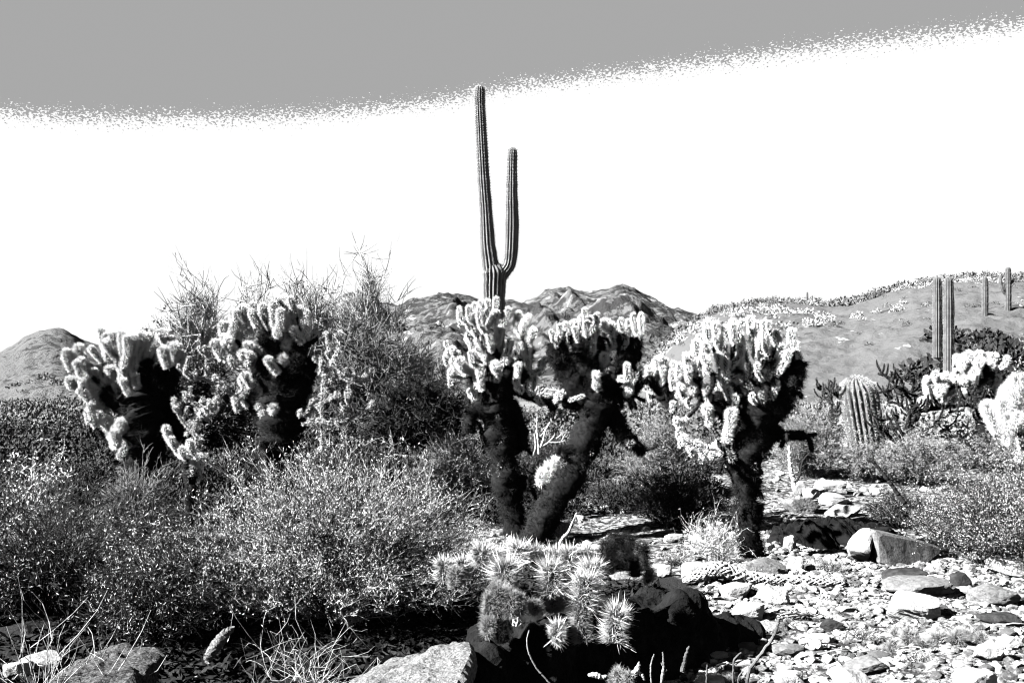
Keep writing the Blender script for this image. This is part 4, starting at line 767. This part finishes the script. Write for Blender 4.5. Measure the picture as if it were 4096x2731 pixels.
tree('small rounded gray tree left of the wispy sprays', 550, 730, 1215, 30, 37, n=140, sub=2200, leafn=6000, low=.3, up=1, leaf=(.08, .03))
tree('dark dense tree between the two left chollas', 620, 1010, 1370, 19, 38, n=300, sub=6000, leafn=12000, low=.6, up=1, ms='shrub_dark', ml='shrub_far', leaf=(.06, .014), trunk=.3)
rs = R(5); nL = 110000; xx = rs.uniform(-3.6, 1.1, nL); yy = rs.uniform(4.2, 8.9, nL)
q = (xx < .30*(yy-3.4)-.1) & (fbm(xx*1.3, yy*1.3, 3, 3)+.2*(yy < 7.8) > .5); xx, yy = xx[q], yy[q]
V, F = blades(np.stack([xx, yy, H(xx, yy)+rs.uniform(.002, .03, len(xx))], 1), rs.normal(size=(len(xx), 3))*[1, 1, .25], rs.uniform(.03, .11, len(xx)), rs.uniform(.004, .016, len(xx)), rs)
tag(build('litter_shade', [(V, F, 0)], [M['litter']]), 'leaf litter and fallen twigs coloured near-black for the shade under the large bushes', 'leaf litter', kind='stuff')
# distant brush as stuff
def clumps(name, label, pts_, size, m, seed, n=70, bl=(.3, .1)):
    rs = R(seed); Bs, Ds, Ls, Ws = [], [], [], []
    for p, s in zip(pts_, size):
        k = n; q = nrm(rs.normal(size=(k, 3)))*rs.uniform(.2, 1, (k, 1))**.5*np.array([1, 1, .75]); q[:, 2] = np.abs(q[:, 2])
        Bs.append(p+q*s); Ds.append(nrm(q+rs.normal(size=(k, 3))*.5+[0, 0, .3])); Ls.append(np.full(k, s*bl[0])*rs.uniform(.5, 1.4, k)); Ws.append(np.full(k, s*bl[1]))
    V, F = blades(np.concatenate(Bs), np.concatenate(Ds), np.concatenate(Ls), np.concatenate(Ws), rs)
    return tag(build(name, [(V, F, 0)], [M[m]]), label, 'brush', kind='stuff')
def scatter(n, xr, yr, seed, f, smin, smax, cond=None):
    rs = R(seed); y = rs.uniform(yr[0], yr[1], n); x = rs.uniform(xr[0], xr[1], n)*y
    if cond is not None: q = cond(x, y); x, y = x[q], y[q]
    return np.stack([x, y, f(x, y)], 1), rs.uniform(smin, smax, len(x))
p, s = scatter(120, (.1, .62), (60, 165), 41, lambda x, y: np.maximum(hill('right', x, y), H(x, y)), .35, 1.0)
clumps('brush', 'gray desert brush dotting the right hillside', p, s*.6, 'shrub_far', 1, n=80)
p, s = scatter(520, (.0, .62), (156, 173), 42, lambda x, y: hill('right', x, y), .3, 1.5)
clumps('brush', 'brush along the crest of the right hillside', p, s, 'shrub_far', 2, n=60)
p, s = scatter(900, (.0, .5), (105, 172), 52, lambda x, y: hill('right', x, y), .2, 1.1, lambda x, y: fbm(x*.06, y*.06, 3, 91) > .5)
clumps('brush', 'sunlit straw-coloured scrub on the upper slope of the right hillside', p, s, 'rock_white', 22, n=50)
p, s = scatter(60, (.40, .56), (48, 66), 47, lambda x, y: np.maximum(hill('right', x, y), H(x, y)), .7, 1.5)
clumps('brush', 'dark brush at the foot of the far saguaros', p, s, 'shrub_dark', 12, n=110)
p, s = scatter(160, (-.62, -.15), (80, 150), 43, lambda x, y: np.maximum(hill('left', x, y), H(x, y)), .3, 1.)
clumps('brush', 'gray brush on the lower slope of the left hill', p, s, 'shrub_far', 3, n=60)
p, s = scatter(700, (-.62, -.12), (29, 75), 44, H, .4, 1.1)
clumps('brush', 'dark gray brush belt below the left hill', p, s, 'shrub_far', 4, n=380, bl=(.12, .035))
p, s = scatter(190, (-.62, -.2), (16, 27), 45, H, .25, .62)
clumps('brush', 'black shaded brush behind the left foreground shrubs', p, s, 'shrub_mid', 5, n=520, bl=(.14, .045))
p, s = scatter(260, (-.2, .35), (19, 42), 46, H, .3, .8)
clumps('brush', 'gray brush on the flat behind the center chollas', p, s, 'shrub_far', 6, n=420, bl=(.14, .045))
p, s = scatter(220, (.25, .6), (18, 42), 48, H, .3, .75)
clumps('brush', 'pale brush on the flat behind the barrel cactus', p, s, 'pale_leaf', 7, n=420, bl=(.14, .045))
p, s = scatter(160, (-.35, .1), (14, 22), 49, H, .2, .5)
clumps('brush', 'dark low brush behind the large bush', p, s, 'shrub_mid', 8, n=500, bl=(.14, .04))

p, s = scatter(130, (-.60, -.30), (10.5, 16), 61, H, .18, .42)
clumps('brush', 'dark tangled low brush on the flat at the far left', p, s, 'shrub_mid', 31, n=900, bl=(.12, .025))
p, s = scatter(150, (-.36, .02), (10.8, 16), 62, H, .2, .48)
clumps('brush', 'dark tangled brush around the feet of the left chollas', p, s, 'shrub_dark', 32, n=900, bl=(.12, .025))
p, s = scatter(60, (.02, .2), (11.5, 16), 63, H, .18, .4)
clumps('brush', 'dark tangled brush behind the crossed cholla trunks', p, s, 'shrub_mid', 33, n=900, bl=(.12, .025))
# ------------------------------------------------------------------ staghorn chollas (thin jointed branches)
def staghorn(label, base, chains, Y, ox, oy, s, seed, m='joint', sp='spine', rw=10, nsub=3, splen=.028, group=None, sub_len=(.08, .2), spn=70, dsp=.25):
    rs = R(seed); b = at(base[0], base[1], Y); b[2] = gz(b[0], b[1])
    root = thing('staghorn_cholla', b, label, 'cactus', group)
    def seg(P, r, nm='branch'):
        K = len(P); u = np.linspace(0, 1, K); W = r*(1-.25*u)*(1+rs.uniform(-.12, .12, K)); W[-1] *= .5
        V, F = tubes(P[None], W[None], 7); L_ = np.linalg.norm(np.diff(P, axis=0), axis=1).sum(); n = int(L_*spn/.1*2)
        i = rs.randint(0, K-1, n); ph = rs.uniform(0, 2*PI, n)[:, None]; T, A, B = frames(P[None]); f = rs.rand(n)[:, None]
        nn = np.cos(ph)*A[0][i]+np.sin(ph)*B[0][i]
        S = needles(P[i]*(1-f)+P[i+1]*f+nn*W[i][:, None], nn+rs.normal(size=(n, 3))*.4, splen*rs.uniform(.5, 1.2, n), .0026, rs)
        return [(V, F, 0), S+(1,)]
    for ch in chains:
        r = (ch[-1] if not isinstance(ch[-1], tuple) else rw)/s/4000*Y; c = [q for q in ch if isinstance(q, tuple)]
        d0, d1 = rs.uniform(-dsp, dsp, 2)
        q = np.array([at(ox+x/s, oy+y/s, Y+d0+(d1-d0)*k/len(c)) for k, (x, y) in enumerate(c)])
        P = bez(q, 6*len(c)); P = P+rs.normal(size=P.shape)*r*.25
        parts = seg(P, r)
        for _ in range(nsub*(len(c)-1)):
            i = rs.randint(2, len(P)); l = rs.uniform(*sub_len); d = nrm(rs.normal(size=3)*np.array([1, 1, .7])+np.array([0, 0, .5]))
            parts += seg(np.array([P[i-1], P[i-1]+d*l*.5, P[i-1]+d*l*.75+np.array([0, 0, l*.2]), P[i-1]+d*l*.8+np.array([0, 0, l*.45])]), r*.8)
        build('branch', parts, [M[m], M[sp]], root)
    return root
# left one, crop(200,1200,2.24)
staghorn('thin-branched pale cholla in the gap between the two left chollas', (800, 1830), [[(1310,1230),(1280,1180),(1210,1110),(1150,990),(1090,910)],[(1310,1230),(1330,1050),(1450,1000),(1500,900),(1480,740),(1400,700),(1280,700),(1210,650),(1200,620)],[(1400,700),(1410,560),(1405,420)],[(1230,1100),(1320,1060),(1420,1040)],[(1450,1040),(1340,960),(1260,900),(1220,840)],[(1480,740),(1600,820),(1680,870)],[(1360,880),(1400,980),(1470,960)],[(1310,1230),(1320,1400),(1300,1500),10],[(1500,900),(1560,800),(1580,740)],[(1300,960),(1370,1000),(1460,1000)]], 11.4, 200, 1200, 2.24, 5, sp='spine_stag', rw=8, nsub=3, sub_len=(.06, .16))
# crop(800,1130,2.24)
staghorn('thin-branched cholla with bare arms right of the tall left cholla', (1240, 1830), [[(1100,1560),(1110,1300),(1170,1290),(1300,1250),(1450,1150),(1560,1060),12],[(1170,1290),(1060,1260),(910,1270)],[(1310,1260),(1330,1050),(1330,860),(1320,810)],[(1320,870),(1240,850),(1150,880)],[(1320,870),(1430,890),(1540,880)],[(1430,880),(1500,800),(1530,780)],[(1030,1110),(1150,1050),(1260,1000)],[(1110,800),(1190,700),(1240,560),(1250,430)],[(1190,700),(1160,640),(1140,520),(1130,440)],[(1110,820),(1080,760),(1080,660)],[(1170,700),(1230,760),(1300,820)],[(880,1200),(960,1160),(1000,1050)],[(1300,1250),(1260,1180),(1300,1100)],[(1100,1560),(1090,1200),(1100,1000),(1110,820),10]], 11.6, 800, 1130, 2.24, 6, sp='spine_stag', rw=6, nsub=2, sub_len=(.05, .13))
# right, dark. crop(3300,1350,2.24)
staghorn('dark gnarled branching cholla right of the barrel cactus', (3610, 1800), [[(690,1010),(700,900),(770,800),(820,690),(900,650),(1100,620),(1250,610),(1380,610),24],[(1380,610),(1450,680),(1470,800),22],[(760,810),(770,700),(790,590)],[(770,700),(720,640),(600,570)],[(700,900),(640,740),(660,680)],[(690,930),(630,940),(540,840),(490,800)],[(660,720),(560,730),(480,740)],[(790,600),(720,500),(650,440),(560,480),(440,490)],[(610,400),(550,350),(470,320),14],[(680,440),(690,370),(720,350)],[(820,840),(900,820),(980,790),8],[(1000,750),(1050,690),12],[(1060,780),(1130,850),10],[(1250,610),(1200,520),(1100,550),12],[(1250,650),(1100,665),12],[(900,650),(940,580),(1000,560)],[(1380,600),(1330,520),(1300,450)],[(650,440),(740,490),(830,520),14],[(540,960),(520,870),(500,860)],[(820,690),(800,640),(760,600)]], 14., 3300, 1350, 2.24, 7, m='joint_dark', sp='stag_dark', rw=15, nsub=2, sub_len=(.12, .28), splen=.02, spn=12)
staghorn('small dark cholla branch left of the barrel cactus', (3330, 1760), [[(70,800),(60,680),(60,560),(50,480),14],[(50,480),(0,460),(-60,465),16],[(50,480),(110,520),(130,540),14],[(60,660),(130,660),12],[(60,700),(130,700),12],[(30,480),(40,380),10],[(60,600),(0,540),(-30,560),10]], 14.2, 3300, 1350, 2.24, 8, m='joint_dark', sp='stag_dark', rw=12, nsub=3, sub_len=(.08, .2), splen=.02, spn=30)

# ------------------------------------------------------------------ dead sticks
def stick(name, label, chains, Y, m='dead_wood', cat='branch', cw=True, ox=0, oy=0, s=1., seed=0, foot=None):
    rs = R(seed); parts = []
    for ch in chains:
        q, w = px([(ox+p[0]/s, oy+p[1]/s, p[2]/s) for p in ch], Y); K = 8*len(ch); P = bez(q, K)
        W = np.interp(np.linspace(0, len(w)-1, K), np.arange(len(w)), w)*(1+rs.uniform(-.15, .15, K)); P = P+rs.normal(size=P.shape)*W.mean()*.15
        W[-1] *= .3
        parts.append(tubes(P[None], W[None], 8)+(0,))
    o = build(name, parts, [M[m]], loc=parts[0][0][0]); return tag(o, label, cat)
stick('dead_stick', 'thick white bare stick rising from the rock pile', [[(1645,760,26),(1630,700,26),(1605,600,24),(1590,480,20),(1585,345,15)]], 12.0, ox=2550, oy=1650, s=2.613, seed=1)
stick('dead_stick', 'thin dark forked stick beside the white bare stick', [[(1660,720,14),(1700,640,12),(1720,520,11),(1780,440,8),(1845,370,5)],[(1700,620,8),(1690,540,6),(1760,460,4)]], 12.1, m='twig_dark', ox=2550, oy=1650, s=2.613, seed=2)
stick('dead_branch', 'long black dead branch leaning left across the right brush', [[(800,1600,26),(730,1500,24),(640,1380,20),(560,1270,17),(490,1180,14),(430,1110,13),(370,1095,8)],[(430,1110,12),(428,1050,8),(418,1000,4)],[(460,1150,8),(430,1120,6),(380,1110,4)]], 10.2, m='twig_dark', ox=3300, oy=1350, s=2.24, seed=3)
stick('dead_stick', 'pale crooked stick standing behind the hedgehog cactus', [[(1240,290,14),(1270,230,16),(1320,180,14),(1350,110,9),(1375,50,7),(1395,0,5)],[(1300,200,7),(1330,190,5)]], 6.6, ox=1700, oy=2050, s=2.302, seed=4)
stick('dead_shrub', 'pale bare forked branches between the crossed cholla trunks', [[(1060,560,14),(1050,420,12),(1040,300,10),(1043,180,7)],[(1075,500,14),(1110,400,12),(1130,310,10),(1180,230,9)],[(1080,490,10),(1160,440,8),(1220,370,7),(1225,340,4)],[(1150,440,10),(1270,440,9),(1330,420,5)],[(1000,580,8),(1025,480,8),(1012,340,7)],[(1060,390,7),(1110,340,6),(1130,290,4)],[(1240,400,6),(1290,360,5),(1290,330,3)],[(1290,440,6),(1320,380,5),(1340,350,3)]], 11.6, ox=1750, oy=1600, s=2.613, seed=5)
rs_ = R(314)
for i_ in range(12):
    X_, Y_ = rs_.uniform(2850, 4050), rs_.uniform(2280, 2680); p_ = hit(X_, Y_); a_ = rs_.uniform(-.5, .5)+(PI if rs_.rand() < .5 else 0); l_ = rs_.uniform(.12, .35)
    q_ = np.array([p_+[0, 0, .02], p_+[math.cos(a_)*l_*.5, math.sin(a_)*l_*.5, .035], p_+[math.cos(a_+.2)*l_, math.sin(a_+.2)*l_, .02]]); P_ = bez(q_, 10)+rs_.normal(size=(10, 3))*.003
    o = build('dry_twig', [tubes(P_[None], np.linspace(.006, .002, 10)[None], 6)+(0,)], [M['twig_dark' if i_ % 2 else 'dead_wood']], loc=p_)
    tag(o, ('dark' if i_ % 2 else 'pale')+' thin dry twig lying loose among the gravel', 'twig', 'dry twigs lying on the gravel')
for i_, (X_, Y_, w_, lab_) in enumerate([(3010, 2330, 70, 'small dry tuft under the end of the fallen cholla skeleton'), (2700, 2260, 90, 'low dry tuft left of the white stone near the cholla base'), (3460, 2560, 80, 'low dry tuft between the gray clump and the shadow'), (3900, 2230, 90, 'gray tuft at the right end of the big slab'), (3330, 2290, 80, 'gray tuft below the big slanted slab'), (3680, 2660, 90, 'dry tuft near the bottom edge at right'), (2900, 2250, 80, 'gray tuft at the left side of the biggest cholla base')]):
    bushpx('dry_tuft', lab_, 'tuft', X_-w_, X_+w_, Y_-w_*.9, Y_, n_main=90, n_sub=260, n_leaf=500, leaf=(.02, .002), stem=.0018, twig=.0012, ms='stem_mid', ml='leaf_soft', seed=400+i_, low=.5)
# dead cactus skeleton hanging from the clump
def skeleton(name, label, path, Y, ox, oy, s, n=7, turns=1.5, seed=0, wr=.18, cat='dead cactus wood'):
    q, w = px([(ox+p[0]/s, oy+p[1]/s, p[2]/s) for p in path], Y); K = 60; P = bez(q, K); W = np.interp(np.linspace(0, len(w)-1, K), np.arange(len(w)), w)
    T, A, B = frames(P[None]); T, A, B = T[0], A[0], B[0]; rs = R(seed); PP = []
    for sgn in (1, -1):
        for k in range(n):
            ph = 2*PI*k/n+sgn*np.linspace(0, 2*PI*turns, K)+rs.normal()*.1
            r = W*(1+rs.uniform(-.1, .1, K)); PP.append(P+(np.cos(ph)*r)[:, None]*A+(np.sin(ph)*r)[:, None]*B)
    V, F = tubes(np.array(PP), np.broadcast_to(W*wr, (2*n, K)), 5)
    return tag(build(name, [(V, F, 0)], [M['dead_wood']], loc=P[0]), label, cat)
skeleton('cactus_skeleton', 'white netted dead stem skeleton hanging below the hedgehog clump', [(830,960,24),(850,1030,38),(870,1120,44),(890,1220,32),(900,1320,16)], 5.35, 1700, 2050, 2.302, n=4, turns=1.1, seed=1, wr=.26)
skeleton('cactus_skeleton', 'white curled bit of dead skeleton in the upper left of the brown cactus stems', [(700,700,14),(760,710,22),(820,690,22),(850,640,12)], 5.3, 1700, 2050, 2.302, n=3, turns=1., seed=2, wr=.3)
skeleton('cholla_skeleton', 'fallen hollow cholla skeleton with a net of holes lying across the gravel', [(0,930,8),(110,890,34),(220,850,44),(340,890,40),(480,915,34),(620,925,32),(760,925,30),(900,930,28),(1010,945,20)], 7.75, 2730, 1731, 1.568, n=8, turns=3.2, seed=3, wr=.2)
stick('dead_log', 'short weathered wood stump under the lower left of the large bush', [[(1300,1420,30),(1350,1340,36),(1400,1270,30),(1450,1225,20)]], 5.6, m='boulder', ox=0, oy=1731, s=1.568, seed=6, cat='dead wood')
stick('plant_stalk', 'long thin curved stalk arching down to the bottom edge below the cactus skeleton', [[(960,1080,5),(940,1160,6),(950,1270,7),(1010,1400,8),(1080,1490,8),(1180,1600,8)]], 4.7, m='pale_leaf', ox=1700, oy=2050, s=2.302, seed=7, cat='plant stalk')
stick('plant_stalk', 'tall thick gray stalk leaning right in front of the lower shadow', [[(390,1640,12),(420,1490,11),(480,1400,11),(560,1290,10),(590,1230,9),(605,1170,7)]], 4.3, m='leaf_far', ox=2730, oy=1731, s=1.568, seed=8, cat='plant stalk')
stick('plant_stalk', 'bent thin stalk left of the tall leaning stalk', [[(320,1640,6),(318,1500,6),(325,1420,6),(370,1375,5)],[(360,1640,5),(350,1540,5),(380,1490,4)]], 4.3, m='leaf_far', ox=2730, oy=1731, s=1.568, seed=9, cat='plant stalk')
stick('plant_stalk', 'slim upright stalk at the bottom edge right of the small spiny cactus', [[(2095,1640,8),(2080,1500,8),(2085,1380,8),(2110,1300,6)]], 4.4, m='pale_leaf', ox=1700, oy=2050, s=2.302, seed=10, cat='plant stalk')
stick('plant_stalk', 'knobby forked stalk second from the small spiny cactus', [[(2160,1640,8),(2190,1480,16),(2195,1350,8),(2190,1280,6)],[(2190,1480,9),(2230,1440,6)],[(2190,1400,9),(2175,1380,6)]], 4.4, m='pale_leaf', ox=1700, oy=2050, s=2.302, seed=11, cat='plant stalk')
stick('plant_stalk', 'short gray stub stalk standing between the forked stalk and the bent stalk', [[(150,1640,6),(152,1520,6),(155,1450,5)]], 4.3, m='leaf_far', ox=2730, oy=1731, s=1.568, seed=12, cat='plant stalk')
stick('plant_stalk', 'thick pale stalk at the left end of the bottom stalks in the shadow', [[(0,1500,14),(15,1420,12),(40,1335,7)]], 4.3, m='leaf_far', ox=2730, oy=1731, s=1.568, seed=13, cat='plant stalk')
stick('dead_wood_chip', 'small pale wood chip beside the small spiny cactus at the bottom', [[(1510,1490,14),(1570,1490,26),(1630,1510,20),(1680,1500,8)]], 5.1, ox=1700, oy=2050, s=2.302, seed=14, cat='dead wood')
stick('dead_wood_chip', 'upright pointed white wood fragment right of the small spiny cactus', [[(1900,1480,16),(1950,1450,26),(1965,1400,16),(1972,1375,6)],[(1940,1460,16),(2000,1490,14),(2020,1540,8)]], 5.0, ox=1700, oy=2050, s=2.302, seed=15, cat='dead wood')
# ------------------------------------------------------------------ parts are children: give them local coordinates
for e in EMPT: del e['_o']
bpy.context.view_layer.update()
